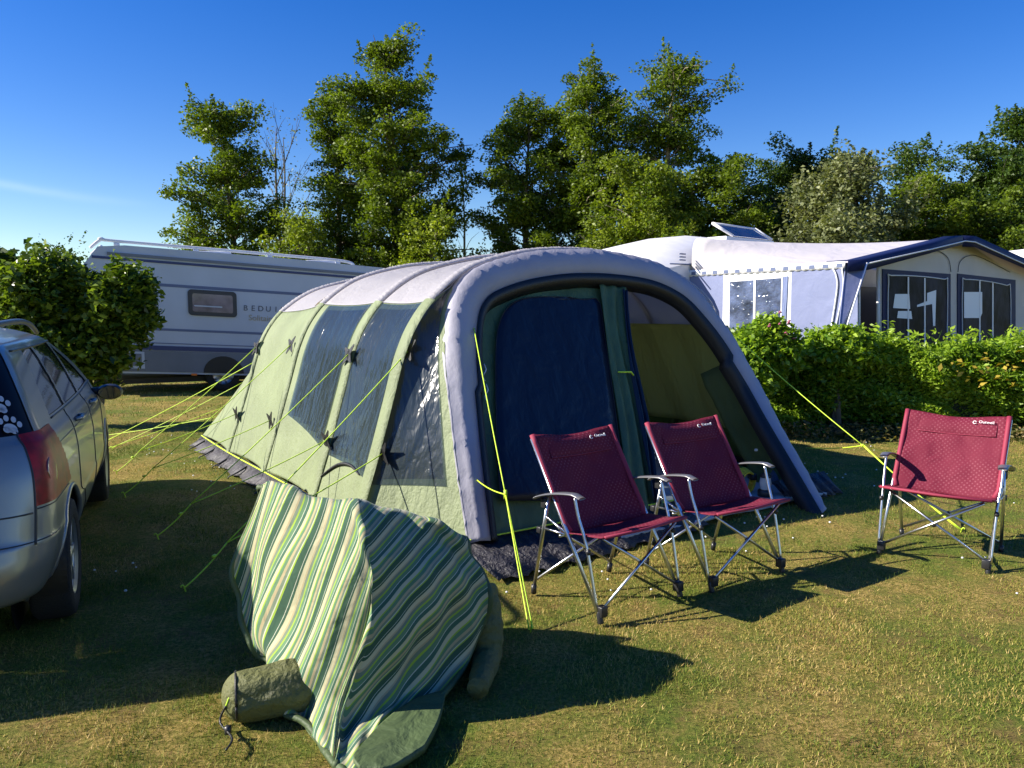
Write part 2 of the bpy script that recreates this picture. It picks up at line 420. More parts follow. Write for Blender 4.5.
_tab = np.random.default_rng(99).random((8, 256, 256))
def vnoise(x, y, cell, k):
    u_ = x/cell+1000; v_ = y/cell+1000; i = np.floor(u_).astype(int); j = np.floor(v_).astype(int); fu = u_-i; fv = v_-j
    fu = fu*fu*(3-2*fu); fv = fv*fv*(3-2*fv); t = _tab[k]
    g = lambda a, b: t[a % 256, b % 256]
    return (g(i, j)*(1-fu)+g(i+1, j)*fu)*(1-fv)+(g(i, j+1)*(1-fu)+g(i+1, j+1)*fu)*fv
def blades(n, ymin, ymax, hmin, hmax, wd, rng, halfw):
    y = ymin+(ymax-ymin)*rng.random(n)**.8
    x = (rng.random(n)*2-1)*(y*halfw+.8)
    q = np.stack([x-TO[0], y-TO[1]], axis=1); s = q@TU[:2]; v = q@TV[:2]
    keep = ~((s > -.45) & (s < 3.75) & (v > -.15) & (v < 5.7))
    x = x[keep]; y = y[keep]; n = len(x)
    # worn and thick patches
    dens = .5*vnoise(x, y, .16, 1)+.5*vnoise(x, y, .55, 2)
    k = rng.random(n) < np.clip((dens-.22)*2.3, .10, 1); x = x[k]; y = y[k]; dens = dens[k]; n = len(x)
    tuft = np.clip((vnoise(x, y, .45, 5)-.70)*5, 0, 1)
    h = (hmin+(hmax-hmin)*rng.random(n)**2)*(.75+.5*dens)*(1+.45*tuft)
    a = rng.random(n)*2*PI; l = rng.random(n)*1.0*h
    base = np.stack([x, y, ground_h(x, y)-.006], axis=1)
    d = np.stack([np.cos(a), np.sin(a), np.zeros(n)], axis=1)
    a2 = rng.random(n)*2*PI; wv = np.stack([np.cos(a2), np.sin(a2), np.zeros(n)], axis=1)*(wd*(.6+.8*rng.random(n)))[:, None]
    tip = base+d*l[:, None]+np.stack([0*h, 0*h, h], axis=1)
    V = np.stack([base-wv, base+wv, tip], axis=1).reshape(-1, 3)
    dry = np.clip(1.6*(.45*vnoise(x, y, 1.3, 3)+.35*vnoise(x, y, .35, 4)+.2*vnoise(x, y, .12, 6))-.30, 0, 1)
    tint = np.clip(.0+.85*dry*rng.random(n)**.8+.35*rng.random(n)**4-.25*tuft, 0, 1)
    return V, np.repeat(tint, 3)
rng = np.random.default_rng(3)
parts = [blades(380000, 1.6, 5.2, .007, .026, .0016, rng, .85), blades(190000, 4.6, 10.5, .010, .032, .0026, rng, .80), blades(50000, 9.5, 18, .02, .05, .006, rng, .75)]
V = np.concatenate([p[0] for p in parts]); tint = np.concatenate([p[1] for p in parts])
m, nt, NN, LL = new_mat('grass_blades')
out = NN.new('ShaderNodeOutputMaterial'); p = NN.new('ShaderNodeBsdfPrincipled'); p.inputs['Roughness'].default_value = .6; p.inputs['Specular IOR Level'].default_value = .3
a = NN.new('ShaderNodeAttribute'); a.attribute_name = 'tint'; r = NN.new('ShaderNodeValToRGB'); e = r.color_ramp.elements
e[0].position = 0; e[0].color = (.055, .10, .010, 1); e[1].position = 1; e[1].color = (.80, .58, .27, 1)
q = e.new(.3); q.color = (.20, .25, .030, 1); q = e.new(.6); q.color = (.50, .36, .11, 1)
LL.new(a.outputs['Fac'], r.inputs['Fac']); LL.new(r.outputs[0], p.inputs['Base Color'])
t = NN.new('ShaderNodeBsdfTranslucent'); LL.new(r.outputs[0], t.inputs[0]); ms = NN.new('ShaderNodeMixShader'); ms.inputs[0].default_value = .25
LL.new(p.outputs[0], ms.inputs[1]); LL.new(t.outputs[0], ms.inputs[2]); LL.new(ms.outputs[0], out.inputs[0])
go = np_mesh('grass', V, np.arange(len(V)).reshape(-1, 3), m, tint=tint, nper=3)
tag(go, 'short half dried grass blades of the lawn', 'grass', kind='stuff')
# small white clover heads and daisies
n = 520; y = 4.2+6.5*rng.random(n); x = (rng.random(n)*2-1)*(y*.7)
cl = np.sin(x*2.1+1)*np.sin(y*1.9) > .1; x = x[cl]; y = y[cl]
qq = np.stack([x-TO[0], y-TO[1]], axis=1); kk = ~(((qq@TU[:2]) > -.5) & ((qq@TU[:2]) < 3.8) & ((qq@TV[:2]) > -.2) & ((qq@TV[:2]) < 5.8)); x = x[kk]; y = y[kk]
b = MB()
for i in range(len(x)):
    r_ = .006+.004*random.random(); c = (x[i], y[i], float(ground_h(x[i], y[i]))+.022)
    b.ball(c, r_, 5, (1, 1, .7))
tag(b.build('clover_flowers', M['white']), 'tiny white clover flowers scattered over the lawn', 'flowers', kind='stuff')

# ------------------------------------------------------------------ trees
def make_tree(name, label, base, height, prof, leafm, barkm, seed, n_limb=46, per=70, leaf=.24, clump=.75, group=None, trunk_r=.22, lean=(0, 0), flat=.45, tint_c=.5, start=.12, trunks=1, spread_up=.5, cat='tree', droop=.2, solid_core=0):
    rng = np.random.default_rng(seed); n_limb = int(n_limb*1.35) if per > 20 else n_limb; leaf = leaf*.64; per = int(per*1.95) if per > 20 else per; clump = clump*.90; flat = flat*1.1
    root = empty(name, (base[0], base[1], 0), label, cat, group)
    tb = MB(); CC = []; TT = []
    hs = [q[0] for q in prof]; rs = [q[1] for q in prof]
    for k in range(trunks):
        ox, oy = ((rng.random()-.5)*1.6, (rng.random()-.5)*1.6) if trunks > 1 else (0, 0)
        nn = 9; ph = rng.random()*6
        path = []; rad = []
        for i in range(nn):
            f = i/(nn-1)
            path.append((base[0]+ox*(1+f)+lean[0]*f+.18*math.sin(ph+f*5)*f*height*.08, base[1]+oy*(1+f)+lean[1]*f+.18*math.cos(ph+f*4)*f*height*.08, -.1+f*height*(.94-.08*k)))
            rad.append(trunk_r*(1-.9*f)**.9*(.8 if k else 1))
        tb.tube(path, rad, 7)
        path = np.array(path)
        for j in range(n_limb//trunks):
            hf = start+(1-start)*((j+.5+rng.random()*.4)/(n_limb//trunks))
            hf = min(hf, .985)
            if per > 20 and rng.random() < .10: continue
            R = np.interp(hf, hs, rs)*(.55+.75*rng.random()**1.3)*1.06
            az = j*2.399+rng.random()*.9
            zt = min(hf*height*(1+.05*rng.normal()), height*.99)
            z0 = max(.06*height, zt-R*spread_up*(.6+.6*rng.random())-.2)
            f0 = min(z0/(height*.94), .97)*(nn-1); i0 = int(f0); i0 = min(i0, nn-2)
            p0 = path[i0]+(path[i0+1]-path[i0])*(f0-i0)
            end = np.array([p0[0]+R*math.cos(az), p0[1]+R*math.sin(az), zt])
            mid = (p0+end)/2+np.array([0, 0, .12*R])+rng.normal(size=3)*.08*R
            lp = cr([p0, mid, end], 6)
            r0 = max(.02, trunk_r*.32*(1-hf*.6))
            tb.tube(lp, [r0*(1-.16*i) for i in range(6)], 5, cap=False)
            nc = max(2, int(1+R/clump*1.3))
            ct = rng.random()
            for c in range(nc):
                f = .35+.65*(c+rng.random()*.6)/nc; f = min(f, 1.05)
                q = p0+(end-p0)*f+rng.normal(size=3)*.28*clump
                if c and R > 1: # side twig
                    tb.tube([p0+(end-p0)*max(f-.25, .1), q], [r0*.4, .012], 4, cap=False)
                npt = int(per*(.55+.9*rng.random()))
                g = rng.normal(size=(npt, 3)); g /= (np.linalg.norm(g, axis=1)[:, None]+1e-6)
                g *= (rng.random(npt)**.45)[:, None]*clump*(.75+.5*rng.random())
                g[:, 2] *= flat
                out_ = (g[:, 0]**2+g[:, 1]**2)
                g[:, 2] -= droop*out_/clump
                if c == nc-1 and per > 20 and rng.random() < .35:
                    L_ = .5+.7*rng.random(); m2 = npt//3; t_ = rng.random(m2); dirn = np.array([.35*math.cos(az), .35*math.sin(az), 1.0]); dirn /= np.linalg.norm(dirn)
                    g[:m2] = t_[:, None]*dirn*L_+rng.normal(size=(m2, 3))*.13*(1.1-t_)[:, None]
                CC.append(q+g)
                TT.append(np.clip(tint_c+.22*(ct-.5)+.5*(rng.random(npt)-.5)+.12*rng.normal(), 0, 1))
    tb.build('trunk', barkm, root)
    C = np.concatenate(CC); tt = np.concatenate(TT)
    V, Fq = leaves(C, leaf, rng, aspect=.62, up=.35, droop=.25)
    np_mesh('crown', V, Fq, leafm, root, tint=np.repeat(tt, 4))
    return root
def tree_at(px, top, z, prof_px, label, leafm, seed, name='broadleaf_tree', barkm=None, **kw):
    x = px_at(px, 250, z)[0]
    s = z/F
    h = px_at(px, top+5, z)[2]
    prof = [(px_at(px, yy, z)[2]/h, w_*s) for yy, w_ in prof_px]
    prof = sorted(prof)
    return make_tree(name, label, (x, z), h, prof, leafm, barkm or M['bark'], seed, **kw)
GR = 'tall trees behind the campsite'
ml, md, mlt, mg = M['leaf_mid'], M['leaf_dark'], M['leaf_light'], M['leaf_grey']
tree_at(236, 92, 38, [(300, 48), (245, 58), (215, 56), (180, 42), (140, 30), (110, 25), (92, 9)], 'leftmost tall beech, ragged crown above the roof of the left caravan', ml, 11, group=GR, n_limb=64, per=64, lean=(-.2, 0))
tree_at(287, 100, 41, [(300, 30), (210, 26), (160, 32), (120, 26), (100, 10)], 'thin half bare tree with sparse leaves between two dense crowns', mg, 12, group=GR, n_limb=44, per=9, clump=.8, leaf=.20, trunk_r=.16, spread_up=1.3, trunks=2)
tree_at(338, 82, 40, [(300, 40), (200, 30), (150, 24), (110, 22), (82, 10)], 'rounded broadleaf tree directly left of the tallest tree', ml, 13, group=GR, n_limb=58, per=66)
tree_at(398, 31, 38, [(300, 50), (240, 62), (200, 62), (150, 60), (110, 50), (75, 32), (50, 24), (31, 8)], 'tallest tree of all with a narrow ragged tip, left of the sky gap', ml, 14, group=GR, n_limb=92, per=66, lean=(-.4, 0), trunk_r=.3)
tree_at(300, 200, 35, [(300, 45), (250, 45), (220, 34), (200, 12)], 'low light green broadleaf tree at the foot of the leftmost trees', mlt, 15, group=GR, n_limb=40, per=60, leaf=.22)
tree_at(430, 205, 35, [(300, 35), (250, 36), (225, 28), (205, 10)], 'low bushy tree with light leaves just left of the sky gap', mlt, 16, group=GR, n_limb=30, per=60, leaf=.22)
tree_at(463, 138, 40, [(300, 14), (220, 13), (170, 12), (140, 6)], 'slender dead tree with bare twigs in the sky gap', mg, 17, name='dead_tree', group=GR, n_limb=40, per=1, leaf=.14, trunk_r=.10, barkm=M['bark_pale'], spread_up=1.2)
tree_at(527, 92, 39, [(300, 44), (240, 46), (190, 48), (150, 44), (120, 34), (92, 12)], 'dark broadleaf tree just right of the sky gap', ml, 18, group=GR, n_limb=70, per=70, tint_c=.42)
tree_at(588, 62, 38, [(300, 50), (230, 52), (170, 50), (120, 44), (85, 32), (62, 12)], 'tall tree with pale trunk behind the arch of the green tent', ml, 19, group=GR, n_limb=84, per=66, barkm=M['bark_pale'])
tree_at(664, 44, 38, [(300, 36), (240, 44), (200, 44), (165, 34), (130, 40), (100, 44), (75, 32), (44, 10)], 'tall open crowned tree with bare pale fork and a branch reaching right', ml, 20, group=GR, n_limb=74, per=56, barkm=M['bark_pale'], lean=(.3, 0), trunk_r=.28)
tree_at(648, 150, 34, [(300, 52), (240, 56), (200, 46), (170, 30), (150, 10)], 'light green feathery tree behind the left end of the right caravan', mlt, 21, group=GR, n_limb=60, per=70, leaf=.22, tint_c=.4)
tree_at(722, 148, 37, [(300, 56), (230, 58), (190, 46), (165, 30), (148, 10)], 'mid green tree behind the open roof hatch', ml, 22, group=GR, n_limb=50, per=66)
tree_at(800, 143, 40, [(300, 70), (230, 70), (190, 60), (160, 42), (143, 18)], 'broad dark rounded tree rising behind the pale leaved tree', md, 23, group=GR, n_limb=66, per=90)
tree_at(842, 152, 32, [(300, 58), (240, 60), (205, 50), (175, 36), (152, 14)], 'pale large leaved tree with whitish foliage above the awning ridge', mg, 24, group=GR, n_limb=70, per=66, leaf=.26, flat=.8)
tree_at(906, 139, 42, [(300, 30), (220, 34), (180, 26), (155, 20), (139, 8)], 'small dark round topped tree poking up behind the awning peak', md, 25, group=GR, n_limb=34, per=76)
tree_at(925, 163, 34, [(300, 46), (240, 48), (200, 40), (175, 22), (163, 8)], 'yellow green tree directly above the awning peak', ml, 26, group=GR, n_limb=56, per=70, leaf=.22)
tree_at(1012, 108, 38, [(300, 60), (230, 64), (180, 60), (140, 42), (108, 16)], 'large dark tree at the right edge of the picture', md, 27, group=GR, n_limb=86, per=84)
tree_at(985, 185, 33, [(300, 54), (240, 56), (210, 40), (185, 16)], 'low dark green tree above the right slope of the awning', ml, 28, group=GR, n_limb=46, per=76, tint_c=.35)
tree_at(62, 236, 30, [(300, 20), (270, 20), (250, 12), (236, 3)], 'small distant tree tip showing over the pollard bush', md, 29, group=GR, n_limb=34, per=26, leaf=.18, clump=.5, trunk_r=.08)
# far wood behind everything
V = []; n = 26000; rng = np.random.default_rng(31)
x = -75+150*rng.random(n); hh = 4.0+1.3*np.sin(x*.31)+.9*np.sin(x*.83+1)
C = np.stack([x, 55+3*rng.random(n), hh*rng.random(n)**.6], axis=1)
Vq, Fq = leaves(C, .75, rng, .7)
tag(np_mesh('distant_wood', Vq, Fq, md, tint=np.repeat(rng.random(n)*.7, 4)), 'low dark wood edge far behind the caravans', 'wood', kind='stuff')

# pollard bush: two rounded crowns
def bush(name, label, cat, blobs, leafm, seed, leaf, n, base, stems, group=None, inner=.45):
    rng = np.random.default_rng(seed)
    root = empty(name, (base[0], base[1], 0), label, cat, group)
    CC = []; TT = []; tb = MB()
    for (c, r, sc, frac) in blobs:
        m_ = int(n*frac)
        g = rng.normal(size=(m_, 3)); g /= np.linalg.norm(g, axis=1)[:, None]
        bump = 1+.12*np.sin(g[:, 0]*7+seed)*np.sin(g[:, 1]*6+1)+.12*np.sin(g[:, 2]*8+g[:, 0]*5)+.08*rng.normal(size=m_)
        rad = (inner+(1-inner)*rng.random(m_)**.5)*bump
        CC.append(np.array(c)+g*rad[:, None]*r*np.array(sc)); TT.append(np.clip(.45+.3*rng.normal(size=m_), 0, 1))
        for q in range(stems):
            d = rng.normal(size=3); d /= np.linalg.norm(d); d[2] = abs(d[2])
            tb.tube(cr([(base[0]+.05*rng.normal(), base[1]+.05*rng.normal(), 0), np.array(c)*.6+np.array([base[0], base[1], .3])*.4, np.array(c)+d*r*.75*np.array(sc)], 7), [.05, .045, .035, .03, .022, .016, .008], 6, cap=False)
    tb.build('trunk', M['bark'], root)
    C = np.concatenate(CC); V, Fq = leaves(C, leaf, rng, .58, up=.6, droop=.35)
    k = C[:, 2] > .03
    np_mesh('crown', V, Fq, leafm, root, tint=np.repeat(np.concatenate(TT), 4))
    return root
zp = 10.6; s = zp/F
def pz(px, py): return tuple(px_at(px, py, zp))
bush('pollard_bush', 'dense round headed dark bush in front of the left caravan', 'bush',
     [(pz(44, 298), 47*s, (.98, .9, .98), .34), (pz(121, 306), 37*s, (.98, .9, 1.12), .26), (pz(84, 350), 44*s, (1.1, .8, .85), .26), (pz(12, 326), 40*s, (1, .8, 1.1), .14)],
     M['leaf_bush'], 41, .10, 19000, (pz(85, 300)[0], zp), 6, inner=.35)

# ------------------------------------------------------------------ hedge on the right
def hedge():
    rng = np.random.default_rng(51)
    root = empty('hedge', (5.5, 10, 0), 'clipped leafy green hedge between the tent and the awning', 'hedge')
    def front(x): return 9.95-.10*(x-2.6)
    x0, x1 = 1.6, 9.0
    def top(x): return 1.17+.05*np.sin(x*3.1)+.05*np.sin(x*7.7+1)-.018*(x-3)
    # woody core
    xs_ = np.linspace(x0+.1, x1-.1, 60); prof = [(.30, 0), (.34, .5), (.42, .85), (.60, 1.0), (.8, .98), (1.0, .8), (1.05, 0)]
    P = [[(x, front(x)+py, pzh*(top(x)-.16)+.02*math.sin(x*9+py*5)) for py, pzh in prof] for x in xs_]
    MB().grid(P).build('branches', M['hedge_core'], root)
    n = 95000
    x = x0+(x1-x0)*rng.random(n); face = rng.random(n)
    tp = top(x); fr = front(x)
    lump = .11*np.sin(x*4.3+1)+.07*np.sin(x*9.1)
    zf = rng.random(n)
    dpt = np.abs(rng.normal(size=n))*.13
    # front face, top face, back face
    zz = np.where(face < .60, zf*tp, tp-dpt*.8+rng.random(n)*.05)
    lump2 = .09*np.sin(zf*tp*8+x*3)+.05*np.sin(zf*tp*15+x*6.)
    rr = .30*np.clip(zf-.75, 0, 1)*2
    y_ = np.where(face < .60, fr+dpt+lump*.6+lump2+rr+.12, fr+.2+.85*rng.random(n))
    y_ = np.where(face > .93, fr+1.12-dpt, y_); zz = np.where(face > .93, zf*tp, zz)
    # thin out near the ground
    k = (zz > .18) | (rng.random(n) < .45); C = np.stack([x, y_, np.maximum(zz, .02)], axis=1)[k]
    V, Fq = leaves(C, .066, rng, .42, up=.5, droop=-.1)
    t = np.clip(.5+.25*np.sin(C[:, 0]*2.3+C[:, 2]*3)+.22*rng.normal(size=len(C)), 0, 1)
    np_mesh('foliage', V, Fq, M['leaf_hedge'], root, tint=np.repeat(t, 4))
    # upright shoots on top
    CC = []; tb = MB()
    for i in range(150):
        xx = x0+(x1-x0)*rng.random(); yy_ = front(xx)+.25+.5*rng.random(); h0 = top(xx)-.1; hh_ = .10+.20*rng.random()**2
        tb.tube([(xx, yy_, h0), (xx+.05*rng.normal(), yy_+.02, h0+hh_+.08)], [.005, .002], 4)
        for j in range(16):
            f = j/16; CC.append((xx+.05*rng.normal(), yy_+.05*rng.normal(), h0+.05+f*(hh_+.06)))
    tag(tb.build('shoots', M['leaf_hedge'], root), kind='stuff')
    V, Fq = leaves(np.array(CC), .09, rng, .4, up=.2, droop=-.5)
    np_mesh('shoot_leaves', V, Fq, M['leaf_hedge'], root, tint=np.repeat(.5+.5*rng.random(len(CC)), 4))
    # yellowing leaves near the right end
    c0 = np.array([(1000-512)/F*9.35, 9.35, 1.6-62/F*9.35])
    C = c0+rng.normal(size=(46, 3))*np.array([.32, .06, .10]); V, Fq = leaves(C, .09, rng, .5)
    np_mesh('yellow_leaves', V, Fq, M['leaf_yellow'], root, tint=np.repeat(rng.random(len(C)), 4))
hedge()

zz = 9.7
bush('rose_bush', 'light green rose bush with pink flowers beside the tent, left of the hedge', 'bush',
     [(px_at(765, 352, zz), .42, (1.0, .8, 1), .6), (px_at(745, 375, 9.6), .45, (.8, .8, 1.1), .4)], M['leaf_hedge'], 61, .075, 7500, (3.1, 9.7), 5)
ro = bpy.data.objects['rose_bush']; b = MB(); rng = np.random.default_rng(5)
for i in range(9):
    c = px_at(742+55*rng.random(), 312+26*rng.random(), 9.35+.2*rng.random())
    for k in range(4): b.ball(c+rng.normal(size=3)*.010, .013, 5, (1, 1, .6))
b.build('blossoms', M['petal'], ro)
bush('garden_shrub', 'taller light shrub poking above the hedge in front of the blue awning panel', 'bush',
     [(px_at(838, 352, 10.0), .40, (1.15, .8, .8), 1)], M['leaf_hedge'], 62, .08, 5000, (px_at(838, 352, 10.0)[0], 10.0), 6)
# bare scrubby strip under the hedge
rng = np.random.default_rng(8); n = 5000
x = 2.2+6.8*rng.random(n); C = np.stack([x, 9.95-.1*(x-2.6)-.05+.35*rng.normal(size=n)*.5, .02+.16*rng.random(n)**2], axis=1)
V, Fq = leaves(C, .06, rng, .4, up=.2)
tag(np_mesh('undergrowth', V, Fq, leaf_mat('leaf_dry', (.05, .09, .015), (.33, .24, .11)), tint=np.repeat(rng.random(n), 4)), 'dry weeds and leaf litter under the hedge', 'weeds', kind='stuff')

# ------------------------------------------------------------------ left caravan
def caravan_left():
    zl = 14.35; P0 = np.array([(84-512)/F*zl, zl, 0.0])
    d = np.array([.884, .467, 0.]); d /= np.linalg.norm(d); bk = np.array([-d[1], d[0], 0])
    tilt = -.058
    root = empty('caravan', P0, 'long blue grey touring caravan with navy stripes behind the green tent', 'caravan')
    Lc, Wc, Hb, Ht = 6.25, 2.3, .36, 2.68
    def P(s_, o_, h_): # along, outward toward camera, height
        return P0+d*s_-bk*o_+np.array([0, 0, h_+tilt*(s_-2.2)])
    def sp(px, py):   # pixel -> (s,h) on the near wall
        e1 = d+np.array([0, 0, tilt]); s_, h_ = onplane(px, py, P0-np.array([0, 0, tilt*2.2]), e1, np.array([0, 0, 1.]))
        return s_, h_
    # side outline with sloping nose on the left (s small)
    out = [(.10, Hb), (.0, .9), (.0, 1.8), (.06, 2.25), (.32, 2.62), (.75, Ht), (3.5, Ht+.02), (Lc-.5, Ht), (Lc-.12, 2.5), (Lc, 2.1), (Lc, .9), (Lc-.1, Hb)]
    b = MB()
    for o_ in (0, -Wc):
        n0 = len(b.v); b.v += [tuple(P(s_, o_, h_)) for s_, h_ in out]
    n = len(out)
    b.f.append(tuple(range(n))); b.f.append(tuple(range(n, 2*n))[::-1])
    for i in range(n): b.f.append((i, (i+1) % n, n+(i+1) % n, n+i))
    b.build('body', M['van_wall'], root, smooth=False, bevel=.035)
    def strip(name, pts, m, th=.012, o_=.0):
        # polygon on the wall given as (s,h), extruded outward
        b = MB(); k = len(pts)
        b.v += [tuple(P(s_, o_, h_)) for s_, h_ in pts]+[tuple(P(s_, o_+th, h_)) for s_, h_ in pts]
        b.f.append(tuple(range(k, 2*k))); b.f.append(tuple(range(k))[::-1])
        for i in range(k): b.f.append((i, (i+1) % k, k+(i+1) % k, k+i))
        return b.build(name, m, root, smooth=False)
    def band(name, h0, h1, m, s0=.08, s1=Lc-.05, th=.010): return strip(name, [(s0, h0), (s1, h0), (s1, h1), (s0, h1)], m, th)
    hA = [sp(170, 352)[1], sp(170, 380)[1]]
    band('lower_panel', Hb-.0, sp(170, 351)[1], M['van_grey'], .12, Lc-.1, .014)
    band('stripe', sp(170, 350.5)[1], sp(170, 346)[1]+.0, M['van_navy'], th=.018)
    band('stripe', sp(170, 344)[1], sp(170, 343)[1], M['van_line'], th=.006)
    band('groove', sp(170, 331)[1], sp(170, 328.5)[1], M['van_line'], th=.006)
    band('groove', sp(170, 287.0)[1], sp(170, 284)[1], M['van_line'], th=.006)
    band('stripe', sp(170, 264)[1], sp(170, 261.5)[1], M['van_navy'], .2, Lc-.1, th=.016)
    band('gutter', sp(170, 260)[1], sp(170, 257)[1], M['van_grey'], .45, Lc-.4, th=.03)
    # window
    s0, h1 = sp(187.5, 289); s1, h0 = sp(237, 317.5)
    def rr(s0, h0, s1, h1, r, n=5):
        pts = []
        for cx, cy, a0 in ((s1-r, h0+r, -PI/2), (s1-r, h1-r, 0), (s0+r, h1-r, PI/2), (s0+r, h0+r, PI)):
            for i in range(n+1): a = a0+PI/2*i/n; pts.append((cx+r*math.cos(a), cy+r*math.sin(a)))
        return pts
    wf = strip('window', rr(s0, h0, s1, h1, .07), M['frame_dark'], .03)
    m_ = .075
    pane = strip('pane', rr(s0+m_, h0+m_, s1-m_, h1-m_, .04), M['van_pane'], .008, .03); pane.parent = wf
    # blind roll and latch seen in the window
    bl = strip('blind', rr(s0+m_+.03, h0+m_+.10, s1-m_-.2, h0+m_+.125, .01), M['van_wall'], .004, .038); bl.parent = wf
    # second window hidden partly behind the tent, service hatch
    strip('window', rr(4.4, 1.45, 5.5, 2.05, .07), M['frame_dark'], .03)
    a0, a1 = sp(121, 350), sp(145, 368)
    hf = strip('service_hatch', [(sp(118, 368)[0], sp(118, 368)[1]), (sp(145, 368)[0], sp(118, 368)[1]), (sp(145, 368)[0], sp(118, 351)[1]), (sp(118, 368)[0], sp(118, 351)[1])], M['van_wall'], .022)
    hp = strip('hatch_panel', [(sp(121, 365)[0], sp(118, 365.5)[1]), (sp(142, 365)[0], sp(118, 365.5)[1]), (sp(142, 365)[0], sp(118, 353)[1]), (sp(121, 365)[0], sp(118, 353)[1])], M['van_grey'], .005, .022); hp.parent = hf
    # side marker
    q = sp(194, 374.5); strip('marker_lamp', [(q[0]-.05, q[1]-.02), (q[0]+.05, q[1]-.02), (q[0]+.05, q[1]+.02), (q[0]-.05, q[1]+.02)], M['orange'], .02, .014)
    # roof rail
    b = MB(); hr = Ht+.11
    rp = [P(.18, -.12, 2.62), P(.38, -.14, 2.80), P(.62, -.14, hr), P(3.5, -.14, hr+.01), P(Lc-1.3, -.14, hr), P(Lc-1.1, -.14, Ht)]
    b.tube(cr(rp, 40), .030, 8)
    for s_ in (.62, 2.0, 3.4, 4.8): b.box(P(s_, -.14, Ht+.05), (.10, .04, .12), math.atan2(d[1], d[0]))
    b.build('roof_rail', M['van_white'], root)
    b = MB(); rp2 = [p_+bk*2.0 for p_ in rp]; b.tube(cr(rp2, 30), .030, 8); b.build('roof_rail', M['van_white'], root)
    for s_, o_ in ((2.4, -1.1), (4.6, -1.0)): MB().box(P(s_, o_, Ht+.06), (.7, .7, .14), math.atan2(d[1], d[0])).build('roof_hatch', M['van_white'], root, smooth=False, bevel=.03)
    # wheels
    wc = sp(224, 376); ws = wc[0]
    for o_ in (.0, -Wc+.2):
        c = P(ws, o_-.17, .33)
        t_ = MB().lathe(c, -bk, [(.20, -.09), (.30, -.09), (.33, -.06), (.33, .06), (.30, .09), (.20, .09)], 28).build('wheel', M['tyre'], root)
        rb = MB(); rb.lathe(c, -bk, [(.0, .06), (.05, .075), (.07, .05), (.20, .035), (.215, .085)], 28)
        for k in range(10):
            a = 2*PI*k/10; e = Vector(d)*math.cos(a)+Vector((0, 0, 1))*math.sin(a)
            rb.box(Vector(c)+e*.13+Vector(-bk)*.06, (.12, .02, .03), rot=Matrix((e, Vector(-bk), e.cross(Vector(-bk)))).transposed())
        r_ = rb.build('rim', M['rim'], t_)
    # wheel arch
    pts = [(ws+.38*math.cos(a), .36+.34*math.sin(a)) for a in np.linspace(0, PI, 14)]
    strip('wheel_arch', pts, M['black'], .006, .015)
    # corner steadies, chassis
    b = MB(); b.box(P(3.4, -1.1, .30), (6.2, 1.6, .10), math.atan2(d[1], d[0]))
    for s_ in (.5, 6.2):
        b.box(P(s_, -.2, .17), (.07, .07, .36), math.atan2(d[1], d[0])); b.box(P(s_, -2.0, .17), (.07, .07, .36), math.atan2(d[1], d[0]))
    b.build('chassis', M['black'], root, smooth=False)
    # drawbar to the left
    b = MB(); b.tube([P(.2, -.5, .38), P(-1.2, -1.15, .42)], .04, 6); b.tube([P(.2, -1.8, .38), P(-1.2, -1.15, .42)], .04, 6); b.build('drawbar', M['black'], root)
    # lettering
    q0 = sp(244, 308); q1 = sp(283, 311.5)
    e1 = Vector(d)+Vector((0, 0, tilt)); o = P((q0[0]+q1[0])/2+.62, .012, (q0[1]+q1[1])/2)
    letters = 'BEDUIN'
    for i, ch in enumerate(letters):
        px = 245.5+i*7.6; qq = sp(px, 308.2+i*.35)
        text_mesh('letter', ch, .155, M['van_letter'], basis(P(qq[0], .006, qq[1]), e1, (0, 0, 1)), root, .004)
    q = sp(262, 318.5)
    text_mesh('lettering', 'Solitaire', .16, M['gold_letter'], basis(P(q[0], .006, q[1]), e1, (0, 0, 1)), root, .003)
caravan_left()

# ------------------------------------------------------------------ right awning + caravan
AA = np.array([4.90, 11.2, 0.0]); Aa = np.array([.75, .66, 0.]); Aa /= np.linalg.norm(Aa); Ab = np.array([-.66, .75, 0.]); Ab /= np.linalg.norm(Ab)
UP = np.array([0, 0, 1.])
def AF(px, py, off=0.0):  # point on the awning's gable front
    o_ = AA-Ab*off; s_, h_ = onplane(px, py, o_, Aa, UP); return o_+Aa*s_+UP*h_
def AS(px, py, off=0.0):  # point on its left side wall
    o_ = AA-Aa*off; s_, h_ = onplane(px, py, o_, Ab, UP); return o_+Ab*s_+UP*h_
def slab(pts, off, m, name, parent, smooth=False):
    """polygon (world pts) thickened by vector off"""
    b = MB(); k = len(pts); off = np.array(off)
    b.v += [tuple(map(float, p)) for p in pts]+[tuple(map(float, np.array(p)+off)) for p in pts]
    b.f.append(tuple(range(k))[::-1]); b.f.append(tuple(range(k, 2*k)))
    for i in range(k): b.f.append((i, (i+1) % k, k+(i+1) % k, k+i)[::-1])
    return b.build(name, m, parent, smooth=smooth)
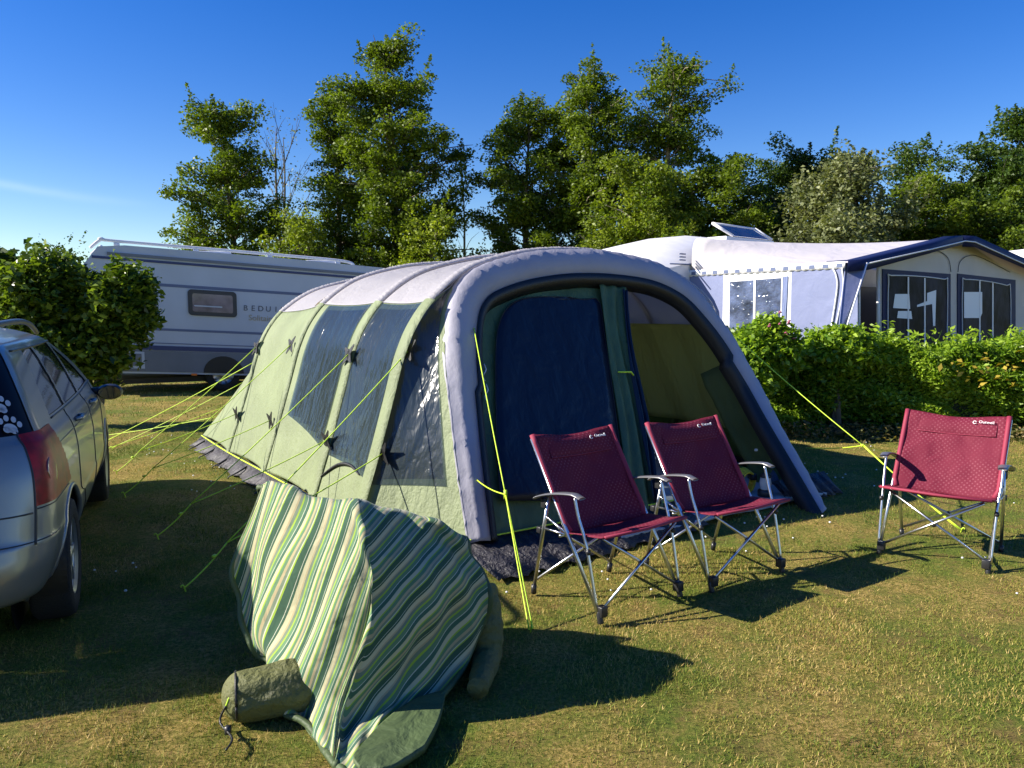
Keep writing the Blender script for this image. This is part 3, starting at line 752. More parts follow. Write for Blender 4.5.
def awning():
    root = empty('awning', AA, 'large caravan awning with white roof, navy trim and blue side panels behind the hedge', 'awning')
    eL = AF(858, 262); peak = AF(963, 237.5); sP, hP = onplane(963, 237.5, AA, Aa, UP)
    hE = eL[2]; sE = onplane(858, 262, AA, Aa, UP)[0]
    sR = 2*sP-sE+.4; dep = 2.75
    eR = AA+Aa*sR+UP*(hE-.05)
    print('awning', sE, hE, sP, hP)
    # roof: left slope, right slope; back edge on the caravan's roof line
    bl = AS(692, 271); bs = onplane(692, 271, AA, Ab, UP)[0]; print('back s', bs, bl)
    def roofgrid(e, p, eb, pb, n=14, m_=12, sag=.10):
        out = []
        for i in range(n+1):
            f = i/n; row = []
            for j in range(m_+1):
                g_ = j/m_
                q = (1-f)*((1-g_)*np.array(e)+g_*np.array(p))+f*((1-g_)*np.array(eb)+g_*np.array(pb))
                q = q-UP*sag*4*g_*(1-g_)*.6-UP*sag*4*f*(1-f)*(.4+.6*g_)
                row.append(q)
            out.append(row)
        return out
    pbk = AA+Aa*(sP-1.3)+Ab*dep+UP*2.80
    ebk = AA+Aa*(onplane(692, 270, AA+Ab*dep, Aa, UP)[0])+Ab*dep+UP*hE
    # left corner top at the caravan end: rises steeply from the eave to the caravan roof
    ctop = AA+Aa*(onplane(700, 238, AA+Ab*dep, Aa, UP)[0])+Ab*dep+UP*onplane(700, 238, AA+Ab*dep, Aa, UP)[1]
    prow = []
    for i in range(17):
        f = i/16
        e = np.array(eL)*(1-f)+np.array(bl)*f
        p0 = np.array(peak); 
        t1 = np.array(peak)*(1-f)+np.array(ctop)*f
        row = []
        for j in range(13):
            g_ = j/12
            q = e*(1-g_)+t1*g_-UP*.10*4*f*(1-f)*g_
            bulge = math.sin(PI*g_)*(.16*f**2-.05*(1-f))
            q = q+UP*bulge-Aa*bulge*.5
            row.append(q)
        prow.append(row)
    MB().grid(prow).build('roof', M['awning_roof'], root, solid=.01)
    # rear triangle of the roof between ridge and caravan top, and the right slope
    far = AA+Aa*(sR)+Ab*dep+UP*2.75
    MB().grid(roofgrid(eR, np.array(peak)-UP*.02, far, ctop-UP*.06, 14, 12, .16)).build('roof', M['awning_roof'], root, solid=.01)
    # eave valance with scallops
    b = MB()
    q0 = AS(688, 271.5, .02); q1 = AS(846, 262.5, .02); n = 72; rows = [[], []]
    for i in range(n+1):
        f = i/n; q = q0*(1-f)+q1*f; rows[0].append(q+UP*.02); rows[1].append(q-UP*(.075+.018*abs(math.sin(f*PI*24))))
    b.grid(rows).build('valance', M['awning_white'], root, solid=.006)
    for i in range(13):
        f = (i+.35)/13; q = q0*(1-f)+q1*f; f2 = (i+.75)/13; r_ = q0*(1-f2)+q1*f2
        slab([q-UP*.065, r_-UP*.065, r_-UP*.01, q-UP*.01], -Aa*.006-Ab*0, M['van_line'], 'valance_patch', root) if i < 13 else None
    # left side wall: white posts, window, blue panels
    w_ = -Aa*.012
    def sidepoly(pix, m, name, off=0.0, th=.012):
        return slab([AS(x_, y_, off) for x_, y_ in pix], -Aa*th, m, name, root)
    sidepoly([(690, 270), (724, 270), (722, 372), (690, 372)], M['awning_blue'], 'side_panel')
    fr = sidepoly([(724, 269), (792, 266), (790, 375), (722, 375)], M['awning_white'], 'side_window')
    pn = sidepoly([(730, 282), (781, 278), (779, 365), (729, 365)], M['side_pane'], 'pane', .013, .006); pn.parent = fr
    ct = sidepoly([(783, 277), (788, 276), (784, 365), (780, 365)], M['curtain'], 'curtain', .020, .006); ct.parent = fr
    br = sidepoly([(754, 279), (756, 279), (755, 340), (753, 340)], M['awning_white'], 'glazing_bar', .020, .008); br.parent = fr
    sidepoly([(792, 266), (858, 262), (858, 370), (790, 372)], M['awning_blue'], 'side_panel')
    # white piping on the blue panel
    for pth in ([(833, 269), (836, 275), (837, 290), (830, 335)], [(842, 268), (843, 290), (834, 335)]):
        MB().tube(cr([AS(x_, y_, .03) for x_, y_ in pth], 14), .012, 6).build('piping', M['awning_white'], root)
    # slanting storm flap at the front left corner
    slab([AF(846, 263, .05), AF(868, 260, .05), AF(866, 272, .25), AF(843, 338, .45), AF(838, 338, .48)], Ab*.01, M['awning_blue'], 'storm_flap', root)
    MB().tube([AF(867, 263, .27), AF(843, 338, .48)], .012, 6).build('piping', M['awning_white'], root)
    # gable front
    slab([AF(880, 264), AF(963, 241), AF(1040, 262), AF(1080, 275), AF(1080, 400), AF(880, 380)], Ab*.012, M['awning_cream'], 'front_wall', root)
    def frontwin(pix, pane, bars, papers):
        f_ = slab([AF(x_, y_, .004) for x_, y_ in pix], -Ab*.012, M['awning_navy'], 'front_window', root)
        p_ = slab([AF(x_, y_, .018) for x_, y_ in pane], -Ab*.006, M['awning_pane'], 'pane', root); p_.parent = f_
        for bx in bars:
            q_ = slab([AF(bx[0]-.6, bx[1], .026), AF(bx[0]+.6, bx[1], .026), AF(bx[0]+.6, bx[2], .026), AF(bx[0]-.6, bx[2], .026)], -Ab*.008, M['awning_white'], 'glazing_bar', root); q_.parent = f_
        t_ = MB().tube(cr([AF(x_, y_, .03) for x_, y_ in (pane[-1], (pane[0][0]-.5, pane[0][1]+8), (pane[0][0]+5, pane[0][1]-.5), (pane[1][0]-5, pane[1][1]), (pane[1][0]+.5, pane[1][1]+8), pane[2])], 30), .010, 5).build('piping', M['awning_white'], root); t_.parent = f_
        for pp in papers:
            q_ = slab([AF(x_, y_, .026) for x_, y_ in pp], -Ab*.004, M['paper'], 'sheet', root); q_.parent = f_
    frontwin([(882, 269), (950, 274), (950, 385), (882, 380)], [(889, 276), (947, 279), (946, 372), (888, 368)], [(908, 277, 345), (924.5, 278, 345)],
             [[(895, 294), (909, 294), (910, 309), (893, 308)], [(898, 311), (911, 311), (912, 319), (897, 318)], [(927, 293), (936, 290), (935, 326), (933, 326), (932, 304), (917, 307), (917, 305), (927, 301)]])
    frontwin([(957, 273.5), (1015, 280), (1015, 388), (957, 383)], [(963, 280), (1010, 285), (1010, 378), (963, 372)], [(979.5, 281, 345), (992.5, 283, 345)],
             [[(964, 292), (982, 292), (982, 313), (980, 318), (964, 318)]])
    # curved seams of the gable
    for pth in ([(888, 263), (920, 255), (937, 251), (948, 258), (951, 272)], [(958, 272), (960, 262), (968, 256), (980, 257), (1010, 272)]):
        MB().tube(cr([AF(x_, y_, .016) for x_, y_ in pth], 20), .006, 5).build('seam', M['frame_dark'], root)
    # navy roof edge band over the gable with a pale piping line
    def edgeband(pts, drop):
        b = MB(); rows = [[], [], []]
        for x_, y_, o_ in pts:
            q = AF(x_, y_, o_); rows[0].append(q+UP*.02+Ab*.30); rows[1].append(q+UP*.015); rows[2].append(q-UP*drop)
        return b.grid(rows).build('roof_edge', M['awning_navy'], root, solid=.008)
    edgeband([(848, 262, .22), (868, 260.5, .22), (930, 245, .22), (963, 236.5, .22)], .13)
    edgeband([(963, 236.5, .22), (975, 237, .22), (1024, 259, .22), (1075, 282, .22)], .17)
    MB().tube([AF(*q) for q in ((868, 263.5, .25), (930, 249.5, .25), (965, 241, .25), (975, 242, .25), (1024, 264, .25), (1075, 286, .25))], .012, 6).build('piping', M['awning_white'], root)
    # frame poles inside the open doorway
    b = MB(); 
    for x_ in (878,): b.tube([AF(x_, 262, -.02), AF(x_, 380, -.02)], .025, 8)
    b.tube([AF(859, 262, .0), AF(859, 380, .0)], .02, 8)
    b.build('pole', M['awning_white'], root)
    # added dark sheet for the shade deep in the doorway: the caravan side is behind it
    # its near-black colour stands for the awning's dim inside
    slab([AA+Ab*dep*.92+Aa*.2+UP*.0, AA+Ab*dep*.92+Aa*7.7+UP*0, AA+Ab*dep*.92+Aa*7.7+UP*2.1, AA+Ab*dep*.92+Aa*.2+UP*2.1], Ab*.01, M['frame_dark'], 'shade_sheet', root)
    # right hand side wall
    slab([AA+Aa*sR, AA+Aa*sR+Ab*dep, AA+Aa*sR+Ab*dep+UP*2.2, AA+Aa*sR+UP*2.1], Aa*.012, M['awning_blue'], 'side_panel', root)
    return dep, ctop
dep, ctop = awning()
def caravan_right():
    o0 = AA+Ab*(2.85)
    root = empty('caravan', o0, 'white caravan behind the awning with its roof hatch standing open', 'caravan')
    sL = onplane(622, 300, o0, Aa, UP)[0]; Lc = 10.0
    h1 = onplane(694, 237, o0+Ab*.75, Aa, UP)[1]+.02; hl = onplane(628, 247.5, o0+Ab*.75, Aa, UP)[1]; sL = onplane(622, 300, o0+Ab*.75, Aa, UP)[0]
    print('caravan_right', sL, h1, hl)
    out = [(sL+.15, .35), (sL, .9), (sL, hl-.35), (sL+.05, hl-.12), (sL+.18, hl-.02), (sL+1.0, hl*.45+h1*.55-.02), (sL+1.75, h1-.01), (sL+3, h1), (sL+Lc-.5, h1-.05), (sL+Lc-.1, h1-.3), (sL+Lc, 1.5), (sL+Lc, .6), (sL+Lc-.1, .35)]
    b = MB(); n = len(out)
    secs = [(0, .80), (0, .86), (.22, .93), (.75, 1.0), (1.6, 1.0), (2.1, .93), (2.25, .86), (2.25, .80)]
    for o_, hs_ in secs: b.v += [tuple(o0+Aa*s_+Ab*o_+UP*(h_*hs_ if h_ > 1.9 else h_*min(1, hs_/.86))) for s_, h_ in out]
    b.f.append(tuple(range(n))); b.f.append(tuple(range(7*n, 8*n))[::-1])
    for k in range(7):
        for i in range(n): b.f.append((k*n+i, k*n+(i+1) % n, (k+1)*n+(i+1) % n, (k+1)*n+i))
    o = b.build('body', M['van_white'], root, smooth=True); md = o.modifiers.new('split', 'EDGE_SPLIT'); md.split_angle = math.radians(38)
    # trim line and vent on the visible end of the wall
    b = MB(); b.tube([o0-Ab*.012+Aa*(sL+.3)+UP*(hl-.30), o0-Ab*.012+Aa*(sL+2)+UP*(hl-.27)], .012, 5); b.build('trim', M['van_line'], root)
    q = onplane(682, 257, o0, Aa, UP); b = MB()
    for k in range(3): b.box(o0-Ab*.01+Aa*q[0]+UP*(q[1]+.05*k-.05), (.16, .02, .02), math.atan2(Aa[1], Aa[0]))
    b.build('vent', M['van_line'], root)
    # roof hatch, hinged open
    c = o0+Ab*.35
    e0 = onplane(733, 238, c, Aa, UP); e1_ = onplane(772, 241, c, Aa, UP)
    hb = (e0[1]+e1_[1])/2
    p0 = c+Aa*e0[0]+UP*hb; p1 = c+Aa*e1_[0]+UP*hb
    slab([p0-Ab*.02-Aa*.25-UP*.12, p1-Ab*.02+Aa*.03-UP*.12, p1+Ab*.75+Aa*.03-UP*.12, p0+Ab*.75-Aa*.25-UP*.12], UP*.13, M['awning_white'], 'hatch_base', root)
    t0 = onplane(724, 222, c, Aa, UP); t1 = onplane(766, 228, c, Aa, UP)
    lid = [p0+UP*.03, p1+UP*.03, c+Aa*t1[0]+UP*t1[1]+Ab*.25, c+Aa*t0[0]+UP*t0[1]+Ab*.25]
    cen = sum(lid)/4
    fr = slab(lid, Ab*.03, M['chrome'], 'roof_hatch', root)
    gl = slab([cen+(p_-cen)*.80-Ab*.006 for p_ in lid], Ab*.004-Ab*.006, M['van_pane'], 'pane', root); gl.parent = fr
    b = MB(); b.tube([lid[0], lid[3]], .03, 6); b.tube([lid[3], lid[2]], .022, 6); b.tube([lid[2], lid[1]], .03, 6); b.build('hatch_frame', M['awning_white'], root).parent = root
    # window and door of the wall inside the awning
    for s_, w2 in ((3.2, 1.0), (5.6, .9)):
        slab([o0+Aa*(s_+sL)+UP*1.25-Ab*.004, o0+Aa*(s_+w2+sL)+UP*1.25-Ab*.004, o0+Aa*(s_+w2+sL)+UP*1.85-Ab*.004, o0+Aa*(s_+sL)+UP*1.85-Ab*.004], -Ab*.03, M['frame_dark'], 'window', root)
    for o_ in (.1, 2.05):
        MB().lathe(o0+Aa*(sL+3.6)+Ab*o_+UP*.32, Ab, [(.0, -.1), (.30, -.1), (.33, -.06), (.33, .06), (.30, .1), (0, .1)], 24).build('wheel', M['tyre'], root)
caravan_right()
# a further white caravan at the right edge
def caravan_far():
    z = 21.0; c = px_at(1060, 300, z)
    root = empty('caravan', (c[0], c[1], 0), 'distant white caravan roof just showing at the right edge', 'caravan')
    b = MB(); b.box((c[0], c[1]+1, (1.6+(310-251)/F*z+.4)/2), (2.9, 4.2, 1.6+(310-251)/F*z-.4)); b.build('body', M['van_white'], root, smooth=False, bevel=.2)
    b = MB(); b.box((c[0]-.4, c[1]-1.11, 1.8), (1.1, .03, .5)); b.build('window', M['frame_dark'], root, smooth=False)
    for dx in (-1.2, 1.2):
        MB().lathe((c[0]+dx, c[1]+1, .32), (1, 0, 0), [(0, -.1), (.32, -.1), (.32, .1), (0, .1)], 20).build('wheel', M['tyre'], root)
caravan_far()

# ------------------------------------------------------------------ the inflatable tent
TC = 1.70
prof_left = [(-.38, .13), (-.31, .35), (-.22, .62), (-.12, .95), (-.02, 1.28), (.10, 1.52), (.28, 1.72), (.58, 1.91), (1.0, 2.03), (1.35, 2.08), (1.70, 2.095)]
profile = prof_left+[(2*TC-s_, h_) for s_, h_ in prof_left[-2::-1]]
NP = 161
BODY = cr(profile, NP)      # (s,h) from left base over the top to the right base
fa = [(.02, .12), (.06, .45), (.12, .86), (.20, 1.30), (.33, 1.66), (.52, 1.87), (.80, 1.99), (1.15, 2.07), (1.55, 2.115), (2.0, 2.115), (2.42, 2.07), (2.72, 1.97), (2.94, 1.82), (3.12, 1.58), (3.24, 1.34), (3.34, 1.02), (3.42, .68), (3.52, .35), (3.62, .02)]
FA = cr(fa, NP)
LEAN = .5
def front_pt(s_, h_, off=0.0):     # on the leaning front plane
    n_ = np.array([-TV[0], -TV[1], .5]); n_ = n_/np.linalg.norm(n_)
    return TO+TU*s_+(UP+TV*LEAN)*h_+n_*off
def FP(px, py, off=0.0):
    n_ = np.array([-TV[0], -TV[1], .5]); n_ = n_/np.linalg.norm(n_); s_, h_ = onplane(px, py, TO+n_*off, TU, UP+TV*LEAN); return front_pt(s_, h_, off)
def station(v_, sc=1.0, hsc=1.0, lean=0.0):
    return np.array([T(TC+(s_-TC)*sc, v_+lean*h_, .13+(h_-.13)*hsc) for s_, h_ in BODY])
V1, V2, V3, V4, V5 = .92, 1.78, 3.02, 4.2, 5.55
stA = np.array([front_pt(s_, h_, -.02) for s_, h_ in FA])
# the front arch leans back and meets the first upright arch overhead
st1 = station(V1)
for i in range(NP):
    hh = BODY[i][1]
    if hh > 1.75: st1[i] += TV*(.14*(hh-1.75)/.35)
st2 = station(V2, hsc=.995); st3 = station(V3, hsc=.99); st4 = station(V4, hsc=.94); st5 = station(V5, sc=.98, hsc=.70, lean=-.72)
st6 = station(V5, sc=.30, hsc=.62, lean=-.72)
keys = [stA, st1, st2, st3, st4, st5]
def surf(k, f, sag=.03):
    """interpolated section between arches k and k+1, fabric slightly slack"""
    a, b_ = keys[k], keys[k+1]
    P = a*(1-f)+b_*f
    cen = T(TC, 0, .9); 
    s4 = 4*f*(1-f)
    d_ = np.array([T(TC, 0, .6)]*NP); 
    # inward direction: towards the tent's centre line at the same v
    vv = ((P-TO)@TV)[:, None]
    c_ = TO+TU*TC+TV*vv+UP*.7
    n_ = c_-P; n_ /= np.linalg.norm(n_, axis=1)[:, None]
    return P+n_*sag*s4
idx_green = [i for i in range(NP) if BODY[i][1] <= 1.69]
iL = max(i for i in idx_green if i < NP//2); iR = min(i for i in range(NP//2, NP) if BODY[i][1] <= 1.44)
tent = empty('tunnel_tent', TO, 'large green and lilac inflatable tunnel tent with dark side windows', 'tent')
def section(k, i0, i1, m, name, n=10, sag=.03, off=0.0, f0=0, f1=1, solid=.004, hfun=None, parent=tent, inner=False):
    rows = []
    rng_ = np.random.default_rng(k*10+i0)
    for j in range(n+1):
        f = f0+(f1-f0)*j/n; P = surf(k, f, sag)[i0:i1+1]
        rows.append(P)
    R = np.array(rows)
    if hfun:
        b = MB(); b.grid(R); w_ = i1-i0+1
        keep = []
        for fc in b.f:
            j = fc[0]//w_; i = fc[0] % w_
            if not hfun(f0+(f1-f0)*(j+.5)/n, (BODY[i0+i][1]+BODY[i0+i+1][1])/2): keep.append(fc)
        b.f = keep
        return b.build(name, m, parent, solid=solid)
    if off:
        vv = ((R-TO)@TV)[..., None]; c_ = TO+TU*TC+TV*vv+UP*.7
        n_ = R-c_; n_ /= np.linalg.norm(n_, axis=2)[..., None]; R = R+n_*off
    b = MB(); b.grid(R)
    return b.build(name, m, parent, solid=solid)
# walls and roof, bay by bay
for k in range(5):
    if k == 0: i0, i1 = 0, iL
    hole = {0: lambda f, h: .17 < f < .95 and .41 < h < 1.61, 1: lambda f, h: .13 < f < .89 and .44+.06*f < h < 1.63, 2: lambda f, h: .13 < f < .83 and .53+.16*(f-.1)/.76 < h < 1.63}.get(k)
    section(k, 0, iL, M['tent_green'], 'side_wall', n=40, sag=.035 if k else .02, hfun=hole)
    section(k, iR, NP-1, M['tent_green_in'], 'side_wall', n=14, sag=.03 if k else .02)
    section(k, iL, iR, M['tent_roof'], 'roof_panel', n=14, sag=.05 if k else .0)
# rear end panel
b = MB(); b.grid(np.array([st5*(1-f)+st6*f for f in np.linspace(0, 1, 8)])); b.build('rear_wall', M['tent_green'], tent, solid=.004)
b = MB(); b.grid(np.array([st6*(1-f)+np.array([T(TC, V5-.2, .13)]*NP)*f for f in np.linspace(0, 1, 5)])); b.build('rear_wall', M['tent_green'], tent, solid=.004)
# air-beam sleeves: green on the walls, pale ruched seams over the roof
def sleeve(P, wdt, m, name, lift=.02, n=6, ruche=0.0):
    P = np.asarray(P); rows = []
    tdir = TV
    for i in range(len(P)):
        vv = (P[i]-TO)@TV; c_ = TO+TU*TC+TV*vv+UP*.7; n_ = P[i]-c_; n_ /= np.linalg.norm(n_)
        rr = lift*(1+ruche*math.sin(i*2.9)+ruche*.6*math.sin(i*1.7))
        row = []
        for j in range(n+1):
            a = PI*j/n; row.append(P[i]+tdir*(-math.cos(a))*wdt/2+n_*(rr*math.sin(a)+.004))
        rows.append(row)
    return MB().grid(rows).build(name, m, tent)
for st, wd in ((st1, .15), (st2, .14), (st3, .11), (st4, .08)):
    sleeve(st[0:iL+1], wd, M['tent_green'], 'beam_sleeve', .020)
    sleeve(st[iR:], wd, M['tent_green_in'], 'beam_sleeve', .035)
for st in (st1, st2, st3, st4):
    fine = cr(st[iL:iR+1], 260)
    sleeve(fine, .09, M['tent_roof'], 'roof_seam', .025, ruche=.16)
# side windows (left wall): bays 0,1,2
def ih(h_): return min(range(iL+1), key=lambda i: abs(BODY[i][1]-h_))
def window(k, f0, f1, hb0, hb1, ht, name='side_window'):
    n = 12; rows = []
    for j in range(n+1):
        f = f0+(f1-f0)*j/n; hb = hb0+(hb1-hb0)*j/n
        P = surf(k, f, .035 if k else .02)
        hs_ = np.linspace(hb, ht, 22); idx = np.interp(hs_, [BODY[i][1] for i in range(iL+1)], range(iL+1))
        row = []
        for q in idx:
            i = min(int(q), NP-2); r_ = P[i]*(1-(q-i))+P[i+1]*(q-i)
            vv = (r_-TO)@TV; c_ = TO+TU*TC+TV*vv+UP*.7; n_ = r_-c_; n_ /= np.linalg.norm(n_)
            row.append(r_+n_*.010)
        rows.append(row)
    return MB().grid(rows).build(name, M['tent_window'], tent)
window(2, .10, .86, .50, .66, 1.66)
window(1, .10, .92, .41, .47, 1.66)
# triangular front bay window: tapers as the arches converge
rows = []
for j in range(13):
    g_ = j/12
    row = []
    for q in np.linspace(0, 1, 24):
        h_ = .38+q*1.26
        i = np.interp(h_, [BODY[t][1] for t in range(iL+1)], range(iL+1)); i_ = int(i); fr_ = i-i_
        f = .14+.84*g_
        P = surf(0, f, .02); r_ = P[i_]*(1-fr_)+P[i_+1]*fr_
        vv = (r_-TO)@TV; c_ = TO+TU*TC+TV*vv+UP*.7; n_ = r_-c_; n_ /= np.linalg.norm(n_)
        row.append(r_+n_*.010)
    rows.append(row)
MB().grid(rows).build('side_window', M['tent_window'], tent)
# mud flaps along the walls and yellow piping above them
def flap(stationbase, m, seed, lo=.02, outw=.13):
    rng_ = np.random.default_rng(seed); rows = [[], [], []]
    for i, p_ in enumerate(stationbase):
        out_ = -TU
        w_ = .014*math.sin(i*.7)+.008*math.sin(i*1.7+1)+.003*rng_.normal()
        rows[0].append(p_+UP*.01); rows[1].append(p_*1.0-UP*(.06)+out_*(.05+w_)); rows[2].append(np.array([p_[0], p_[1], 0])+out_*(outw+w_*1.5)+UP*(lo))
    return MB().grid(rows).build('mud_flap', m, tent, solid=.004)
base_left = cr([keys[k][0] for k in range(6)], 120); base_left[:, 2] = .13
flap(base_left, M['mudflap_grey'], 3)
MB().tube(base_left-TU*.012, .007, 6).build('piping', M['rope'], tent)
base_right = cr([keys[k][-1] for k in range(1, 6)], 80)
rows = [[p_+UP*.02 for p_ in base_right], [np.array([p_[0], p_[1], .012])+TU*(.10+.012*math.sin(i*2.)) for i, p_ in enumerate(base_right)]]
MB().grid(rows).build('mud_flap', M['mudflap'], tent, solid=.004)
base_rear = np.array([T(-.3+4.0*f, V5-.09, .13) for f in np.linspace(0, 1, 40)])
rows = [[p_ for p_ in base_rear], [np.array([p_[0], p_[1], .012])+TV*(.12+.012*math.sin(i*2.)) for i, p_ in enumerate(base_rear)]]
MB().grid(rows).build('mud_flap', M['mudflap'], tent, solid=.004)
# zip vent slit on the left wall
zv = [AS for AS in ()]
pv = [surf(1, f, .035) for f in (.95, .7, .45, .2)]
zp_ = []
for P_, h_ in zip(pv, (.30, .40, .44, .42)):
    i = ih(h_); zp_.append(P_[i]-TU*.012)
MB().tube(cr(zp_, 16), [.004+.010*math.sin(PI*i/15) for i in range(16)], 6).build('vent_zip', M['black'], tent)
# front canopy: thick band following the front arch
def fnorm(i):
    a = FA[max(i-1, 0)]; c_ = FA[min(i+1, NP-1)]; t_ = c_-a; t_ /= np.linalg.norm(t_)
    return np.array([t_[1], -t_[0]])     # pointing inwards (arch runs left to right, up then down)
rows = []; trim = []; inner_curve = []
NB = 150; FAf = cr(FA, NB)
for i in range(NB):
    a = FAf[max(i-1, 0)]; c_ = FAf[min(i+1, NB-1)]; t_ = c_-a; t_ /= np.linalg.norm(t_); n_ = np.array([t_[1], -t_[0]])
    f = i/(NB-1)
    wdt = .17+.07*math.sin(PI*min(1, f*1.15))                         # band width
    if f > .80: wdt = .24-(f-.80)*.55
    if f < .14: wdt = .13+.3*f
    puck = .0035*math.sin(i*1.9)+.0025*math.sin(i*3.3)+.004*math.sin(i*.45); bkd = -.035-.19*max(0, min(1, (f-.14)/.14))*(1 if f < .7 else max(.3, 1-(f-.7)*4))
    s_, h_ = FAf[i]
    row = [front_pt(s_, h_, bkd), front_pt(s_-n_[0]*.012, h_-n_[1]*.012, bkd/2+puck), front_pt(s_, h_, -.02+puck), front_pt(s_+n_[0]*.035, h_+n_[1]*.035, .045+puck),
           front_pt(s_+n_[0]*wdt*.5, h_+n_[1]*wdt*.5, .052), front_pt(s_+n_[0]*wdt, h_+n_[1]*wdt, .045)]
    sw = (max(0, f-.84)/.16)**1.4*(G(824, 508, .02)-front_pt(3.62, .02))
    row = [q_+sw for q_ in row]
    rows.append(row); inner_curve.append((s_+n_[0]*wdt, h_+n_[1]*wdt))
    trim.append([front_pt(s_+n_[0]*wdt, h_+n_[1]*wdt, .055), front_pt(s_+n_[0]*(wdt+.055), h_+n_[1]*(wdt+.055), .03), front_pt(s_+n_[0]*(wdt+.075), h_+n_[1]*(wdt+.075), -.06)]); trim[-1] = [q_+sw for q_ in trim[-1]]
MB().grid(rows).build('canopy', M['tent_canopy'], tent, solid=.005)
MB().grid(trim).build('canopy_trim', M['black'], tent, solid=.006)
# front door panel with the dark window
def inner_at(f):
    i = min(int(f*(NB-1)), NB-2); return inner_curve[i]
door = []
lf = [inner_at(f) for f in np.linspace(.0, .52, 40)]
# rows from the left edge (along the arch's inside) to the diagonal right edge of the panel
def s_h(px, py): return onplane(px, py, TO, TU, UP+TV*LEAN)
rb, rt = s_h(662, 520), s_h(622, 286)
rows = []
hb = .10
edgeL = [(s_-.03, max(h_, hb)) for s_, h_ in lf]
htop = rt[1]+.03
leftpts = []
for h_ in np.linspace(hb, htop, 40):
    # leftmost s of the inside curve at this height
    cand = [s_ for s_, hh_ in inner_curve[:80] if hh_ >= h_-.03]
    leftpts.append((min(cand) if cand else 1.0, h_))
for (sl, h_) in leftpts:
    sr = rb[0]+(rt[0]-rb[0])*(h_-rb[1])/(rt[1]-rb[1])
    rows.append([front_pt(sl+(sr-sl)*g_-.03*(1-g_), h_, -.055+.006*math.sin(g_*17+h_*5)) for g_ in np.linspace(0, 1, 24)])
# arched top piece up to the canopy
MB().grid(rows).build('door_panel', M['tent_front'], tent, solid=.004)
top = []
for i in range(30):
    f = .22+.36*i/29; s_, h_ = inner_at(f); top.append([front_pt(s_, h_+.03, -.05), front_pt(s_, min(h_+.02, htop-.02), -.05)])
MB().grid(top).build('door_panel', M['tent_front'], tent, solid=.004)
wpx = [(502, 500), (498, 440), (497, 350), (502, 318), (514, 302), (535, 296), (570, 296), (600, 300), (606, 335), (616, 405), (628, 500)]
wq = [s_h(*q) for q in wpx]
# window as a gridded patch between its left and right borders
Lw = cr([wq[i] for i in (0, 1, 2, 3, 4, 5, 6)], 30); Rw = cr([wq[i] for i in (10, 9, 8, 7)], 30)
Rw2 = cr([wq[10], wq[9], wq[8], wq[7], ((wq[6][0]+wq[7][0])/2, wq[7][1]+.01), wq[6]], 30)
rows = [[front_pt(*(Lw[i]*(1-g_)+Rw2[i]*g_), -.022+.007*math.sin(g_*9+i*.35)*math.sin(i*.2+g_*4)*(g_*(1-g_)*4)) for g_ in np.linspace(0, 1, 16)] for i in range(30)]
MB().grid(rows).build('door_window', M['navy_mesh'], tent, solid=.004)
# gathered curtain / rolled door leaf on its right side
def drape(pl, pr, m, name, folds=5, amp=.03, off=-.02, n=40, nu=26):
    A_ = cr(pl, n); B_ = cr(pr, n); rows = []
    for i in range(n):
        row = []
        for g_ in np.linspace(0, 1, nu):
            q = A_[i]*(1-g_)+B_[i]*g_
            row.append(front_pt(q[0], q[1], off+amp*math.sin(g_*PI*folds+math.sin(i*.21)*1.1)*(.4+.6*i/n)))
        rows.append(row)
    return MB().grid(rows).build(name, m, tent, solid=.004)
drape([s_h(600, 284), s_h(607, 340), s_h(622, 430), s_h(630, 525)], [s_h(627, 287), s_h(632, 350), s_h(648, 440), s_h(672, 520)], M['tent_front'], 'door_curtain', 5, .022, -.01)
drape([s_h(621, 290), s_h(626, 350), s_h(640, 430), s_h(650, 500)], [s_h(626, 292), s_h(632, 350), s_h(648, 430), s_h(660, 505)], M['navy_mesh'], 'door_roll', 3, .02, .02)
# tie-back webbing
b = MB(); b.tube([FP(618, 372, .03), FP(631, 372, .06), FP(634, 376, .02)], .008, 6); b.build('tie_back', M['rope'], tent)
# front mud flap
rows = [[], [], []]
for i, f in enumerate(np.linspace(0, 1, 60)):
    s_ = -.05+1.95*f
    rows[0].append(front_pt(s_, .13, -.02)); rows[1].append(T(s_, -.10+.03*math.sin(i*1.3), .07+.01*math.sin(i*2.3))); rows[2].append(T(s_, -.38+.10*f+.03*math.sin(i*.9), .012+.006*math.sin(i*2.7)))
MB().grid(rows).build('mud_flap', M['mudflap'], tent, solid=.004)
MB().tube([front_pt(-.02+1.9*f, .135, .0) for f in np.linspace(0, 1, 20)], .006, 6).build('piping', M['rope'], tent)
# groundsheet inside
b = MB(); b.grid([[T(s_, v_, .035+.01*math.sin(s_*7+v_*5)) for s_ in np.linspace(1.0, 3.45, 20)] for v_ in np.linspace(-.22, 3.1, 26)]); b.build('groundsheet', M['groundsheet'], tent, solid=.02)
# bedroom inner wall across the tent
rows = []
for h_ in np.linspace(.06, 1.92, 16):
    sl_ = np.interp(h_, [q[1] for q in prof_left], [q[0] for q in prof_left])+.07
    rows.append([T(s_, 3.35+.03*math.sin(s_*9), h_) for s_ in np.linspace(sl_, 2*TC-sl_, 50)])
MB().grid(rows).build('inner_wall', M['brown_inner'], tent, solid=.003)
